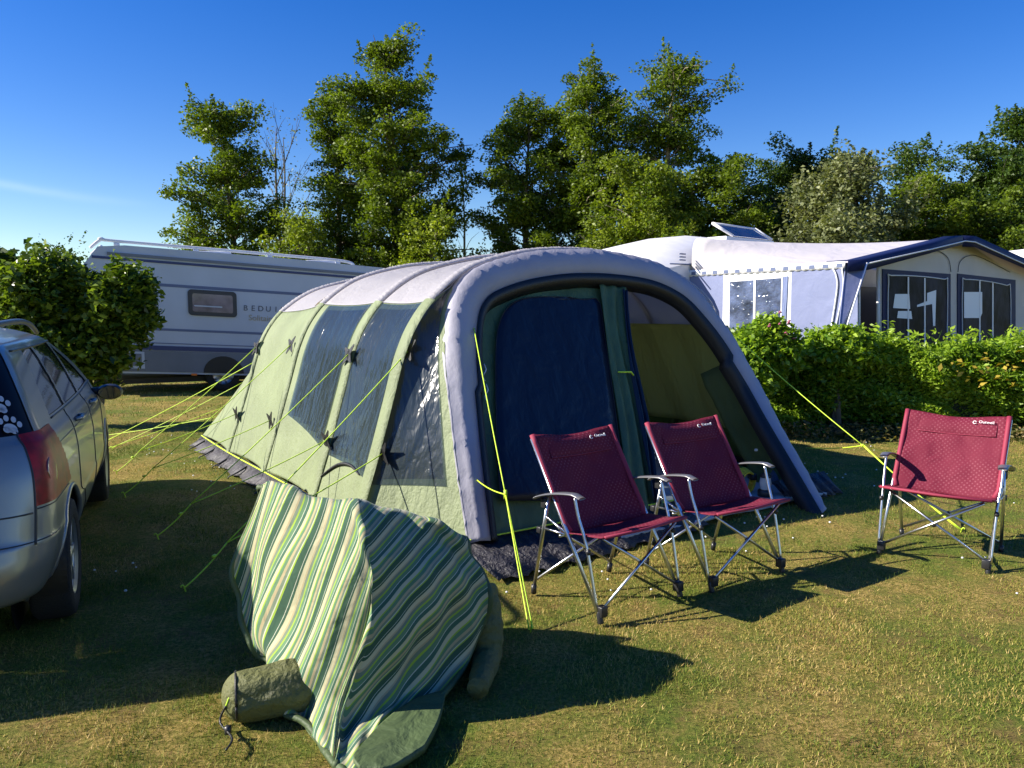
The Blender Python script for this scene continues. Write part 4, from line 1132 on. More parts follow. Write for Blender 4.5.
# blinds hanging on the inside of the right wall, window strip left free above
rows = []
for h_ in np.linspace(.45, 1.46, 16):
    row = []
    for v_ in np.linspace(.30, 3.15, 50):
        s_ = np.interp(-h_, [-q[1] for q in profile[len(profile)//2:]], [q[0] for q in profile[len(profile)//2:]])-.12
        if v_ < .95: s_ = s_
        row.append(T(s_+.02*math.sin(v_*13)+.025*math.sin(v_*5+h_*2), v_+.25*h_, h_))
    rows.append(row)
MB().grid(rows).build('blind', mat('blind_olive', (.50, .54, .17), .7, bump=.7, bscale=4, bstretch=(3, 3, .4), bdist=.05, trans=.40, tcol=(.38, .42, .12)), tent, solid=.003)
# inner air beam standing in the porch
b = MB(); pts = [FP(742, 378, -.20), FP(754, 410, -.20), FP(766, 450, -.20), FP(779, 500, -.22)]
b.tube(cr(pts, 16), .055, 14); b.build('air_beam', M['beam_sleeve'], tent)
b = MB(); b.box(FP(756, 450, -.12), (.03, .02, .025)); b.build('valve', M['white'], tent, bevel=.008)
# dark lower wall to the right of the beam
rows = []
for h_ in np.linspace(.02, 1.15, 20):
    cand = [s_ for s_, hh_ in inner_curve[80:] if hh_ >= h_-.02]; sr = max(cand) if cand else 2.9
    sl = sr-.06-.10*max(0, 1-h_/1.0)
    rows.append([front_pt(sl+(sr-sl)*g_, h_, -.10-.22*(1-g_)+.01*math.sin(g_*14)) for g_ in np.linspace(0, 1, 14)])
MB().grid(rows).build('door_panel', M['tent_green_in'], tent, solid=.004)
rows = [[], []]
for i, f in enumerate(np.linspace(0, 1, 24)):
    s_ = 2.95+.75*f
    rows[0].append(T(s_, -.02, .16)); rows[1].append(T(s_, -.22+.04*math.sin(i*1.7), .012))
MB().grid(rows).build('mud_flap', M['mudflap'], tent, solid=.004)

# stitched seams and zips
for k in range(5):
    P_ = [surf(k, f, .035 if k else .02)[iL] for f in np.linspace(0, 1, 12)]
    MB().tube([p_+np.array([0, 0, .004])-TU*.004 for p_ in P_], .004, 5).build('seam', M['tent_canopy'], tent)
MB().tube([front_pt(s_, h_, -.045) for s_, h_ in cr([(leftpts[i][0]+.10, leftpts[i][1]+.02) for i in (0, 8, 16, 24, 30)], 30)], .005, 5).build('zip', M['black'], tent)
MB().tube([front_pt(Lw[i][0], Lw[i][1], -.018) for i in range(30)], .004, 5).build('seam', M['black'], tent)
MB().tube([front_pt(Rw2[i][0], Rw2[i][1], -.018) for i in range(30)], .004, 5).build('seam', M['black'], tent)
for q in ((484, 372), (486, 392), (655, 450)):
    MB().tube(cr([FP(q[0], q[1]-8, .0), FP(q[0]+2, q[1]-2, .02), FP(q[0]-1, q[1]+4, .01), FP(q[0]+1, q[1]+9, .0)], 10), .004, 5).build('tie_cord', M['white'], tent)
# guy lines (fixed to the tent), reinforcing patches and pegs
def wallpt(px, py):
    """nearest point of the left wall surface to a sight line"""
    r_ = ray(px, py); best = None
    for k in range(5):
        for f in np.linspace(0, 1, 21):
            P_ = surf(k, f, .03)[:iL+8]
            t_ = ((P_-CAM)@r_)/(r_@r_); dd_ = np.linalg.norm(P_-(CAM+t_[:, None]*r_), axis=1)
            i = int(np.argmin(dd_))
            if best is None or dd_[i]+.0001*t_[i] < best[0]: best = (dd_[i], P_[i])
    return best[1]
def sagline(a, c_, sag=.01, n=12):
    return [np.array(a)*(1-f)+np.array(c_)*f-UP*sag*4*f*(1-f) for f in np.linspace(0, 1, n)]
def rope(a, c_, r_=.0040, sag=.015, name='guy_rope'):
    return MB().tube(sagline(a, c_, sag), r_, 6).build(name, M['rope'], tent)
def peg(p_, toward):
    p_ = np.array(p_); d_ = np.array(toward)-p_; d_[2] = 0; d_ /= np.linalg.norm(d_)
    MB().tube([p_+d_*.03-UP*.10, p_+UP*.01, p_+UP*.02-d_*.008, p_+UP*.016-d_*.018, p_+UP*.008-d_*.016], .004, 6).build('peg', M['rope'], tent)
def star(p_, sc=1.0):
    b = MB(); out_ = p_-(TO+TU*TC+TV*((p_-TO)@TV)+UP*.7); out_ /= np.linalg.norm(out_)
    x_ = np.cross(out_, UP); x_ /= np.linalg.norm(x_); y_ = np.cross(x_, out_)
    o_ = p_+out_*.045
    for a in (.5, 2.2, 3.8, 5.3):
        e = x_*math.cos(a)+y_*math.sin(a)
        sd = x_*-math.sin(a)+y_*math.cos(a)
        b.add([o_+e*.105*sc+sd*.008, o_+e*.105*sc-sd*.008, o_-sd*.036*sc, o_+sd*.036*sc], [(0, 1, 2, 3)])
    b.build('anchor_patch', M['black'], tent, smooth=False, solid=.004)
    return o_
for up, lo, pg in (((260, 348), (241, 413), (116, 472)), ((295, 347), (274, 420), (124, 494)), ((352, 355), (330, 440), (157, 536)), ((412, 352), (388, 455), (184, 588))):
    a = star(wallpt(*up)); c_ = star(wallpt(*lo)); g_ = G(*pg, .02)
    j = a*.16+g_*.84
    rope(a, j); rope(c_, j); rope(j, g_, .0045); peg(g_, a)
    MB().box(j*.7+g_*.3, (.02, .035, .01)).build('tensioner', M['rope'], tent)
# rear lines
for (ax, ay), h0_, pg in (((236, 352), None, (108, 440)), ((228, 372), None, (112, 448)), ((212, 398), None, (96, 452)), ((206, 408), None, (100, 436))):
    a = wallpt(ax+6, ay+4); g_ = G(*pg, .02); rope(a, g_); peg(g_, a)
# front left: two lines joined
a = FP(474, 328, .05); c_ = FP(477, 480, .05); g_ = G(531, 629, .015); 
j = a*.36+g_*.64; rope(a, j); rope(c_, j); rope(j, g_+TU*.01, .005, 0); rope(j, g_-TU*.012, .004, 0); peg(g_, a)
MB().box(j, (.02, .02, .05)).build('tensioner', M['rope'], tent)
a = FP(737, 338, .0); c_ = FP(806, 448, .0); g_ = G(962, 530, .02); j = a*.38+g_*.62
rope(a, j); rope(c_, j); rope(j, g_, .0045); rope(j+UP*.01, g_+TV*.02, .0035); peg(g_, a)
MB().box(j, (.03, .02, .02)).build('tensioner', M['rope'], tent)
# peg loops along the left base
for f in (.04, .12, .22, .32, .45, .58, .70, .82):
    i = int((1-f)*118); p_ = base_left[i]
    b = MB(); b.tube([p_-TU*.02-UP*.03, p_-TU*.12-UP*.08, p_-TU*.20-UP*.11, p_-TU*.21-UP*.14], [.010, .008, .007, .005], 5); b.build('peg_loop', M['black'], tent)

# things inside the porch
cx = G(744, 498, .05)*1.0; cpos = G(748, 494, .05)
b = MB()
co = empty('coiled_hose', cpos, 'small coil of yellow and black hose lying inside the tent doorway', 'hose')
for k in range(5):
    r_ = .085+.006*k
    b.tube([cpos+np.array([r_*math.cos(a)*TU[0], r_*math.cos(a)*TU[1], .10+r_*math.sin(a)])+TV*(.016*k) for a in np.linspace(0, 2*PI, 26)], .010, 6)
b.build('hose', mat('hose_yellow', (.55, .42, .02), .4), co)
b = MB(); 
for a in (.4, 2.6, 4.6):
    c_ = cpos+np.array([.095*math.cos(a)*TU[0], .095*math.cos(a)*TU[1], .10+.095*math.sin(a)])+TV*.03; b.box(c_, (.05, .10, .05))
b.build('strap', M['black'], co)
lp = G(765, 496, .05); lo_ = empty('camping_lantern', lp, 'small black and clear camping lantern beside the coiled hose in the tent', 'lantern')
MB().lathe(lp, (0, 0, 1), [(0, 0), (.06, 0), (.062, .05), (.045, .06)], 16).build('lantern_base', M['plastic_black'], lo_)
MB().lathe(lp, (0, 0, 1), [(.042, .06), (.05, .11), (.042, .16)], 16).build('globe', mat('lamp_globe', (.5, .5, .5), .1), lo_)
MB().lathe(lp, (0, 0, 1), [(.045, .16), (.05, .175), (.02, .2), (0, .2)], 16).build('lantern_top', M['plastic_black'], lo_)

# ------------------------------------------------------------------ camping chairs
def chair_fabric():
    m, nt, N, L = new_mat('chair_fabric')
    out = N.new('ShaderNodeOutputMaterial'); p = N.new('ShaderNodeBsdfPrincipled'); p.inputs['Roughness'].default_value = .75; p.inputs['Specular IOR Level'].default_value = .25
    uv = N.new('ShaderNodeUVMap'); mp = N.new('ShaderNodeMapping'); mp.inputs['Scale'].default_value = (1, 1, 1); L.new(uv.outputs[0], mp.inputs[0])
    # staggered dots on a 26 mm lattice
    def lattice(ox, oy):
        a = N.new('ShaderNodeVectorMath'); a.operation = 'ADD'; a.inputs[1].default_value = (ox, oy, 0); L.new(mp.outputs[0], a.inputs[0])
        f = N.new('ShaderNodeVectorMath'); f.operation = 'FRACTION'; L.new(a.outputs[0], f.inputs[0])
        s_ = N.new('ShaderNodeVectorMath'); s_.operation = 'SUBTRACT'; s_.inputs[1].default_value = (.5, .5, 0); L.new(f.outputs[0], s_.inputs[0])
        l_ = N.new('ShaderNodeVectorMath'); l_.operation = 'LENGTH'; L.new(s_.outputs[0], l_.inputs[0])
        t_ = N.new('ShaderNodeMath'); t_.operation = 'LESS_THAN'; t_.inputs[1].default_value = .17; L.new(l_.outputs['Value'], t_.inputs[0]); return t_
    a = lattice(0, 0); b_ = lattice(.5, .5)
    mxm = N.new('ShaderNodeMath'); mxm.operation = 'MAXIMUM'; L.new(a.outputs[0], mxm.inputs[0]); L.new(b_.outputs[0], mxm.inputs[1])
    # the print is worn: it fades in and out
    tc = N.new('ShaderNodeTexCoord'); nz = N.new('ShaderNodeTexNoise'); nz.inputs['Scale'].default_value = 7; L.new(tc.outputs['Object'], nz.inputs[0])
    mr = N.new('ShaderNodeMapRange'); mr.inputs['From Min'].default_value = .35; mr.inputs['From Max'].default_value = .6; mr.inputs['To Max'].default_value = .34; L.new(nz.outputs['Fac'], mr.inputs[0])
    ml_ = N.new('ShaderNodeMath'); ml_.operation = 'MULTIPLY'; L.new(mxm.outputs[0], ml_.inputs[0]); L.new(mr.outputs[0], ml_.inputs[1])
    mx = N.new('ShaderNodeMixRGB'); mx.inputs[1].default_value = (.135, .010, .028, 1); mx.inputs[2].default_value = (.34, .12, .15, 1); L.new(ml_.outputs[0], mx.inputs[0])
    L.new(mx.outputs[0], p.inputs['Base Color'])
    n2 = N.new('ShaderNodeTexNoise'); n2.inputs['Scale'].default_value = 9; n2.inputs['Distortion'].default_value = .6; L.new(tc.outputs['Object'], n2.inputs[0])
    bp = N.new('ShaderNodeBump'); bp.inputs['Strength'].default_value = .5; bp.inputs['Distance'].default_value = .02; L.new(n2.outputs['Fac'], bp.inputs['Height']); L.new(bp.outputs[0], p.inputs['Normal'])
    L.new(p.outputs[0], out.inputs[0]); return m
M['chair_fabric'] = chair_fabric()
M['chair_edge'] = mat('chair_edge', (.25, .02, .05), .7)
def make_chair(label):
    root = empty('camping_chair', (0, 0, 0), label, 'chair', 'burgundy folding camping chairs')
    W = .31
    def fpt(x, f): # along the long side tube: foot (front) to back top
        return (x*(1+.00*f), .27-.55*f, .02+.865*f)
    for sx in (-1, 1):
        x = sx*W
        o = MB().tube([(x, .27, .03), fpt(x, .5), fpt(x, 1.0)], .0115, 10).build('side_tube', M['alu'], root)
        MB().tube([(x*.97, -.27, .03), (x*1.0, -.19, .34), (x*1.0, -.13, .60)], .0105, 10).build('leg', M['alu'], root)
        MB().tube(cr([(x*1.03, .262, .05), (x*1.05, .20, .33), (x*1.06, .165, .44), (x*1.08, .13, .53), (x*1.08, .10, .632)], 16), .0085, 8).build('arm_support', M['alu'], root)
        b = MB(); b.tube([(x, -.155, .47), (x, .02, .41)], .008, 8); b.tube([(x, -.175, .40), (x, .0, .405)], .007, 8); b.build('side_brace', M['alu'], root)
        # armrest: gently curved flat board
        rows = []
        for i in range(15):
            f = i/14; y = -.22+.38*f; z = .565+.085*f**.8+.012*math.sin(PI*f)-.018*max(0, f-.85)/.15
            hw = .026+.010*math.sin(PI*f)-.008*(f < .05); xc = x*1.09
            rows.append([(xc-hw, y, z), (xc-hw*.6, y, z+.006), (xc, y, z+.008), (xc+hw*.6, y, z+.006), (xc+hw, y, z), (xc+hw*.5, y, z-.006), (xc-hw*.5, y, z-.006)])
        b = MB(); b.grid(rows, close_u=True); n = len(rows[0]); b.f.append(tuple(range(n))); b.f.append(tuple(range(len(b.v)-n, len(b.v)))[::-1]); b.build('armrest', M['arm_plastic'], root)
        # joints and feet
        b = MB(); b.box((x, -.165, .545), (.034, .04, .055)); b.box((x, -.205, .385), (.032, .034, .035)); b.ball((x*1.06, .20, .36), .016, 8); b.build('joint', M['plastic_black'], root, bevel=.006)
        b = MB(); b.tube([(x*.97, -.273, .0), (x*.98, -.265, .05)], .016, 10); b.build('foot', M['plastic_black'], root)
        b = MB(); b.tube([(x, .278, .0), (x, .262, .06)], .017, 10); b.box((x-sx*.012, .272, .062), (.045, .045, .055)); b.build('foot', M['plastic_black'], root, bevel=.004)
    # crossed braces: front pair, side pairs and rear pair
    def cross(a, c_): MB().tube([a, c_], .0085, 8).build('cross_brace', M['alu'], root)
    cross((-W+.01, .26, .07), (W-.04, .25, .43)); cross((W-.01, .275, .07), (-W+.04, .265, .43))
    cross((-W+.02, -.26, .07), (W-.02, -.06, .40)); cross((W-.02, -.275, .07), (-W+.02, -.075, .40))
    b = MB(); b.ball((0, .262, .25), .016, 8); b.ball((0, -.17, .235), .016, 8); b.build('joint', M['plastic_black'], root)
    # seat sling with raised, flared front edge
    rows = []; uv = []
    for j in range(19):
        f = j/18; row = []
        for i in range(19):
            g_ = i/18; x = (g_*2-1)*(W-.005+.02*f)
            y = -.03+.33*f
            z = .415+.045*f**1.5-.045*math.sin(PI*g_)*(1-.65*f)*math.sin(PI*min(1, .15+f*.95))
            z += .004*math.sin(g_*11+f*7)
            row.append((x, y, z)); uv.append((x/.030, y/.030))
        rows.append(row)
    MB().grid(rows).build('seat', M['chair_fabric'], root, solid=.006, uv=uv)
    MB().tube([(-W-.005, .305, .458), (0, .308, .452), (W+.005, .305, .458)], .009, 8).build('seat_hem', M['chair_edge'], root)
    MB().tube([(-W+.0, -.045, .385), (W-.0, -.045, .385)], .009, 8).build('seat_bar', M['alu'], root)
    # back sling
    def bp(g_, f, off=0.0):
        x = (g_*2-1)*(W-.006-.018*(f < .03)); y0, z0 = .27-.55*(.45+.56*f), .02+.865*(.45+.56*f)
        dip = .045*math.sin(PI*g_)*(1-.55*f)
        top_ = .012*math.cos(PI*2*g_)*(f**6)
        return (x, y0-dip*.85+off, z0-dip*.30+top_+off*.6)
    rows = []; uv = []
    for j in range(25):
        f = j/24; row = []
        for i in range(21):
            g_ = i/20; q = bp(g_, f); wr = .004*math.sin(g_*9+f*13)+.003*math.sin(g_*23-f*6)
            row.append((q[0], q[1]+wr, q[2])); uv.append((q[0]/.030, f*.55/.030))
        rows.append(row)
    MB().grid(rows).build('backrest', M['chair_fabric'], root, solid=.006, uv=uv)
    # side hems wrapped round the tubes, headrest pad with a seam
    for sx in (-1, 1):
        MB().tube([bp((sx+1)/2, f) for f in np.linspace(.02, 1, 12)], .0165, 8).build('side_hem', M['chair_edge'], root)
    rows = []; uv = []
    for j in range(7):
        f = .76+.21*j/6; row = []
        for i in range(15):
            g_ = .10+.76*i/14; e = math.sin(PI*j/6)**.5*math.sin(PI*i/14)**.4
            q = bp(g_, f, .005+.012*e); row.append(q); uv.append((q[0]/.030, f*.55/.030))
        rows.append(row)
    MB().grid(rows).build('headrest', M['chair_fabric'], root, uv=uv)
    MB().tube([bp(g_, .755, .008) for g_ in np.linspace(.10, .86, 12)], .0025, 5).build('seam', M['chair_edge'], root)
    # printed maker's mark near the sitter's left top corner: ring emblem and word
    xd = Vector((-1, 0, 0)); yd = Vector((0, -.55, .865)).normalized()
    lx = -1
    c_ = bp(.20, .905, .021)
    text_mesh('logo', 'Outwell', .027, M['white'], basis((c_[0], c_[1]+.003, c_[2]+.004), xd, yd), root, .0012)
    c2 = bp(.292, .905, .021)
    b = MB(); cc = Vector(c2)+Vector((.012, .004, .004)); xx, yy_ = xd, yd
    b.tube([cc+(xx*math.cos(a)+yy_*math.sin(a))*.010 for a in np.linspace(.5, 5.9, 16)], .0026, 6); b.build('logo_ring', M['white'], root)
    return root
def copy_tree(o, parent=None):
    c = o.copy(); COL.objects.link(c)
    if parent is not None: c.parent = parent
    for ch in [x for x in bpy.data.objects if x.parent == o and x is not c]: copy_tree(ch, c)
    return c
def face(dx, dy): return math.atan2(-dx, dy)     # local +Y points along (dx,dy)
c1 = make_chair('burgundy camping chair standing left of its pair, its seat nearest the tent door window')
kids = [o for o in bpy.data.objects if o.parent == c1]
specs = [((.528, 4.27), (.617, -.787), None), ((1.245, 4.71), (.55, -.835), 'burgundy camping chair on the right of the pair, in front of the open tent doorway'),
         ((2.83, 5.02), (-.64, -.767), 'sunlit burgundy camping chair standing alone by the hedge, faded dots on its back')]
for (pos, fd, lab) in specs:
    if lab is None: o = c1
    else:
        o = c1.copy(); COL.objects.link(o); o['label'] = lab
        for ch in kids: q = ch.copy(); COL.objects.link(q); q.parent = o
    o.location = (pos[0], pos[1], 0); o.rotation_euler = (0, 0, face(*fd))

# ------------------------------------------------------------------ striped quilt and sleeping bags airing
def stripes():
    m, nt, N, L = new_mat('striped_cloth')
    out = N.new('ShaderNodeOutputMaterial'); p = N.new('ShaderNodeBsdfPrincipled'); p.inputs['Roughness'].default_value = .85; p.inputs['Specular IOR Level'].default_value = .2; p.inputs['Sheen Weight'].default_value = .1
    uv = N.new('ShaderNodeUVMap'); sx = N.new('ShaderNodeSeparateXYZ'); L.new(uv.outputs[0], sx.inputs[0])
    fr = N.new('ShaderNodeMath'); fr.operation = 'FRACT'; L.new(sx.outputs[0], fr.inputs[0])
    r = N.new('ShaderNodeValToRGB'); r.color_ramp.interpolation = 'CONSTANT'; e = r.color_ramp.elements
    dk = (.035, .085, .050); cream = (.44, .41, .25); lime = (.26, .38, .04); gy = (.15, .19, .13); wh = (.46, .47, .36); mid = (.10, .19, .10); tan = (.36, .30, .17); tl = (.045, .11, .07)
    st = [(0, dk), (.11, wh), (.125, dk), (.17, cream), (.26, tan), (.30, gy), (.37, lime), (.41, mid), (.50, wh), (.515, tl), (.60, cream), (.69, lime), (.72, mid), (.80, tan), (.86, gy), (.92, wh), (.94, lime), (.97, dk)]
    e[0].position = 0; e[0].color = (*st[0][1], 1); e[1].position = st[1][0]; e[1].color = (*st[1][1], 1)
    for ps, c in st[2:]: q = e.new(ps); q.color = (*c, 1)
    L.new(fr.outputs[0], r.inputs[0]); L.new(r.outputs[0], p.inputs['Base Color'])
    tc = N.new('ShaderNodeTexCoord'); n2 = N.new('ShaderNodeTexNoise'); n2.inputs['Scale'].default_value = 8; n2.inputs['Distortion'].default_value = .8; L.new(tc.outputs['Object'], n2.inputs[0])
    bp = N.new('ShaderNodeBump'); bp.inputs['Strength'].default_value = .6; bp.inputs['Distance'].default_value = .025; L.new(n2.outputs['Fac'], bp.inputs['Height'])
    n3 = N.new('ShaderNodeTexNoise'); n3.inputs['Scale'].default_value = 300; L.new(tc.outputs['Object'], n3.inputs[0])
    b3 = N.new('ShaderNodeBump'); b3.inputs['Strength'].default_value = .15; b3.inputs['Distance'].default_value = .002; L.new(n3.outputs['Fac'], b3.inputs['Height']); L.new(bp.outputs[0], b3.inputs['Normal']); L.new(b3.outputs[0], p.inputs['Normal'])
    L.new(p.outputs[0], out.inputs[0]); return m
M['stripes'] = stripes()
M['olive'] = mat('olive', (.105, .11, .032), .7, var=.15, vscale=5, bump=.9, bscale=9, bdist=.04, bump2=.4, b2scale=40)
M['bag_green'] = mat('bag_green', (.055, .085, .030), .65, var=.15, vscale=5, bump=.8, bscale=8, bdist=.04)
def pd(px, py, z):  # point at forward distance z on a measured sight line
    r_ = ray(px, py); q = CAM+r_*(z/r_[1])
    return q if q[2] > .03 else G(px, py, .03)
def quilt():
    # rows from the far side over the top down to the hem; each entry (px, py, distance)
    g = [
     [(272, 560, 3.80), (285, 560, 3.85), (318, 560, 3.80), (368, 565, 3.75), (418, 575, 3.72), (452, 590, 3.70), (474, 600, 3.68)],
     [(262, 492, 3.66), (276, 500, 3.68), (312, 508, 3.60), (360, 512, 3.52), (412, 520, 3.52), (440, 533, 3.44), (462, 548, 3.50)],
     [(259, 487, 3.56), (270, 481, 3.50), (306, 494, 3.36), (354, 502, 3.22), (410, 512, 3.34), (438, 522, 3.33), (466, 541, 3.42)],
     [(246, 525, 3.53), (264, 522, 3.44), (306, 528, 3.22), (362, 532, 3.06), (415, 540, 3.20), (448, 548, 3.32), (480, 562, 3.35)],
     [(235, 556, 3.50), (262, 558, 3.40), (304, 560, 3.15), (370, 566, 2.97), (420, 572, 3.10), (460, 580, 3.24), (491, 590, 3.30)],
     [(231, 580, 3.45), (262, 590, 3.36), (300, 596, 3.10), (370, 604, 2.93), (420, 612, 3.04), (458, 616, 3.20), (486, 622, 3.30)],
     [(239, 612, 3.40), (260, 618, 3.32), (294, 632, 3.06), (364, 642, 2.90), (410, 648, 3.00), (440, 652, 3.14), (468, 660, 3.24)],
     [(248, 640, 3.30), (262, 645, 3.24), (290, 664, 3.02), (352, 680, 2.86), (388, 690, 2.94), (410, 696, 3.02), (434, 706, 3.12)],
     [(260, 662, 3.28), (272, 676, 3.14), (300, 700, 2.96), (342, 716, 2.82), (368, 728, 2.84), (384, 730, 2.90), (402, 722, 3.00)],
     [(280, 690, 3.16), (296, 716, 3.04), (318, 742, 2.90), (336, 764, 2.76), (356, 776, 2.76), (374, 778, 2.80), (388, 764, 2.87)],
    ]
    def mixp(a, b, f): return tuple(a[k]*(1-f)+b[k]*f for k in range(3))
    g = [row[:3]+[mixp(row[2], row[3], .80), row[3], mixp(row[3], row[4], .20)]+row[4:] for row in g]
    P = np.array([[pd(*q) for q in row] for row in g])
    # stripe coordinate: stripes cross the cloth diagonally
    U = np.zeros(P.shape[:2])
    for i, row in enumerate(g):
        for j, q in enumerate(row):
            px, py = q[0], q[1]
            if i == 0: px, py = g[1][j][0], g[1][j][1]-45
            if j >= 4: uu_ = (px-354)*.0135+(py-503)*.0115
            elif j >= 1: uu_ = (px-354)*.0190+(py-503)*.0075
            else: uu_ = (264-354)*.0190+(py-503)*.0075+(px-264)*.018+(-.2)
            U[i, j] = uu_*1.62
    # cubic refinement both ways
    A_ = np.concatenate([P, U[..., None]], axis=2)
    A_ = np.array([cr(A_[:, j], 110) for j in range(A_.shape[1])]).transpose(1, 0, 2)
    A_ = np.array([cr(A_[i], 100) for i in range(A_.shape[0])])
    Pf = A_[..., :3]; Uf = A_[..., 3]
    # quilted puffiness and folds along the stripes
    du = np.gradient(Pf, axis=0); dv_ = np.gradient(Pf, axis=1); nn = np.cross(du, dv_); nn /= (np.linalg.norm(nn, axis=2)[..., None]+1e-9)
    I, J = np.meshgrid(range(Pf.shape[0]), range(Pf.shape[1]), indexing='ij')
    fold = .010*np.sin(Uf*2.6+.8*np.sin(I*.08))+.006*np.sin(Uf*6.2+I*.05)+.006*np.sin(I*.17+J*.11)*np.sin(J*.21)
    fold = fold+.016*np.sin(J*.33+I*.045+.9*np.sin(I*.05))*np.clip((I-22)/50., 0, 1)*np.clip((62-J)/40., 0, 1)+.007*np.sin(J*.5-I*.21)*np.clip((J-50)/30., 0, 1)
    amp = np.clip(I/30, 0, 1)
    if nn[40, 50] @ (CAM-Pf[40, 50]) < 0: nn = -nn
    Pf = Pf+nn*(fold*amp)[..., None]*1.2
    b = MB(); b.grid(Pf)
    uv = np.stack([Uf.ravel(), I.ravel()/110.], axis=1)
    root = empty('striped_quilt', (float(P[5, 3, 0]), float(P[5, 3, 1]), 0), 'green, cream and lime striped quilt draped in a heap on the grass', 'quilt')
    b.build('striped_face', M['stripes'], root, uv=uv, solid=0)
    # plain green back of the quilt
    b = MB(); b.grid(Pf-nn*.022); b.build('green_backing', M['bag_green'], root)
    # rounded hem joining both faces, with drawcord
    def hem(line, nr, name): 
        MB().tube(line-nr*.011, .0135, 8).build(name, M['bag_green'], root)
    hem(Pf[-1], nn[-1], 'hem'); hem(Pf[:, -1], nn[:, -1], 'hem'); hem(Pf[:, 0], nn[:, 0], 'hem')
    # turned-up corner showing the plain side
    c_ = [pd(368, 700, 2.82), pd(398, 718, 2.86), pd(385, 745, 2.80), pd(352, 748, 2.72), pd(345, 722, 2.76)]
    # lower tail hanging to the ground on the right of the hem
    tg = [[pd(358, 752, 2.80), pd(385, 722, 2.88), pd(415, 700, 3.0), pd(447, 690, 3.12)],
          [pd(356, 757, 2.76), pd(388, 745, 2.82), pd(415, 728, 2.93), pd(440, 718, 3.06)],
          [pd(362, 766, 2.74), pd(390, 766, 2.76), pd(408, 757, 2.83), pd(426, 745, 2.90)]]
    tg = np.array(tg); tg = tg-np.array([0, .045, 0])+np.array([0, 0, .012]); tg = np.array([cr(tg[:, j], 24) for j in range(4)]).transpose(1, 0, 2); tg = np.array([cr(tg[i], 40) for i in range(24)])
    MB().grid(tg).build('turned_hem', M['bag_green'], root, solid=.03)
    cord = cr([pd(352, 750, 2.72), pd(366, 746, 2.70), pd(374, 757, 2.68), pd(385, 752, 2.70), pd(392, 760, 2.70)], 24); MB().tube(cord, .004, 6).build('cord', M['olive'], root)
quilt()
def bagbody():
    # the quilted olive bag that the quilt lies over: fills the heap down to the grass
    c0 = np.array([-.46, 3.62, 0]); root = empty('sleeping_bag', c0, 'olive quilted sleeping bag bundled under the striped quilt', 'sleeping bag')
    rows = []
    rng_ = np.random.default_rng(4)
    for i, (h_, rx, ry, ox, oy) in enumerate([(.0, .28, .14, .04, -.04), (.02, .31, .17, .04, -.04), (.10, .33, .19, .04, -.04), (.22, .33, .18, .03, -.03), (.34, .31, .14, .0, .0), (.44, .28, .09, -.04, .0), (.52, .24, .06, -.08, .0), (.56, .14, .03, -.12, .0), (.58, .04, .01, -.14, .0)]):
        row = []
        for k in range(48):
            a = 2*PI*k/48; lump = 1+.05*math.sin(a*5+i*1.1)+.03*math.sin(a*9-i*2)
            row.append((c0[0]+ox+rx*lump*math.cos(a), c0[1]+oy+ry*lump*math.sin(a), h_+.01*math.sin(a*4+i)))
        rows.append(row)
    R = np.array(rows); R = np.array([cr(R[:, k], 50) for k in range(48)]).transpose(1, 0, 2)
    # quilting channels
    for i in range(50):
        q = .018*abs(math.sin(i*PI/7.0)); cen = R[i].mean(axis=0)
        d_ = R[i]-cen; d_ /= (np.linalg.norm(d_, axis=1)[:, None]+1e-6); R[i] += d_*(q-.009)
    MB().grid(R, close_u=True).build('bag_body', M['olive'], root)
    # bag end spilling out on the right edge of the quilt
    b = MB(); pts = [pd(482, 585, 3.52), pd(486, 625, 3.44), pd(486, 658, 3.36), pd(478, 695, 3.22)+UP*.03]
    b.tube(cr(pts, 30), [.04+.035*math.sin(PI*min(1, .2+i/34))+.006*abs(math.sin(i*.8)) for i in range(30)], 16); b.build('bag_edge', M['olive'], root)
bagbody()
def sack():
    a = G(222, 728)+UP*.09; e = G(300, 700)+UP*.10
    a = np.array([a[0], a[1]+.06, .092]); 
    root = empty('stuff_sack', (a[0], a[1], 0), 'small olive roll with lime drawcord and black cord beside the left foot of the quilt', 'stuff sack')
    d_ = np.array([.80, .28, 0]); d_ /= np.linalg.norm(d_)
    prof = [(-.02, .015), (-.01, .05), (.02, .082), (.06, .094), (.12, .100), (.2, .104), (.28, .10), (.34, .08), (.36, .03)]
    ax = Vector(d_); x_, y_ = frame_of(ax); rows = []
    for t_, r_ in cr(prof, 26):
        rows.append([tuple(Vector(a)+ax*t_+(x_*math.cos(k*2*PI/28)+y_*math.sin(k*2*PI/28))*max(.004, r_)*(1+.05*math.sin(k*2*PI/28*7+t_*9)+.05*math.sin(k*2*PI/28*3-t_*21))) for k in range(28)])
    MB().grid(rows, close_u=True).build('sack_body', M['olive'], root)
    ring = [Vector(a)+ax*.035+(x_*math.cos(t_)+y_*math.sin(t_))*.092 for t_ in np.linspace(0, 2*PI, 26)]
    MB().tube(ring, .005, 6).build('drawcord', M['black'], root)
    MB().tube(cr([pd(242, 680, 2.96), pd(232, 692, 2.88), pd(226, 706, 2.86)], 12), .004, 6).build('drawcord', M['rope'], root)
    MB().tube(cr([pd(226, 706, 2.86), pd(220, 722, 2.86), pd(232, 738, 2.80), pd(226, 750, 2.78)], 20), .0045, 6).build('cord', M['black'], root)
    MB().box(pd(228, 730, 2.88), (.02, .02, .03)).build('cord_lock', M['plastic_black'], root)
sack()
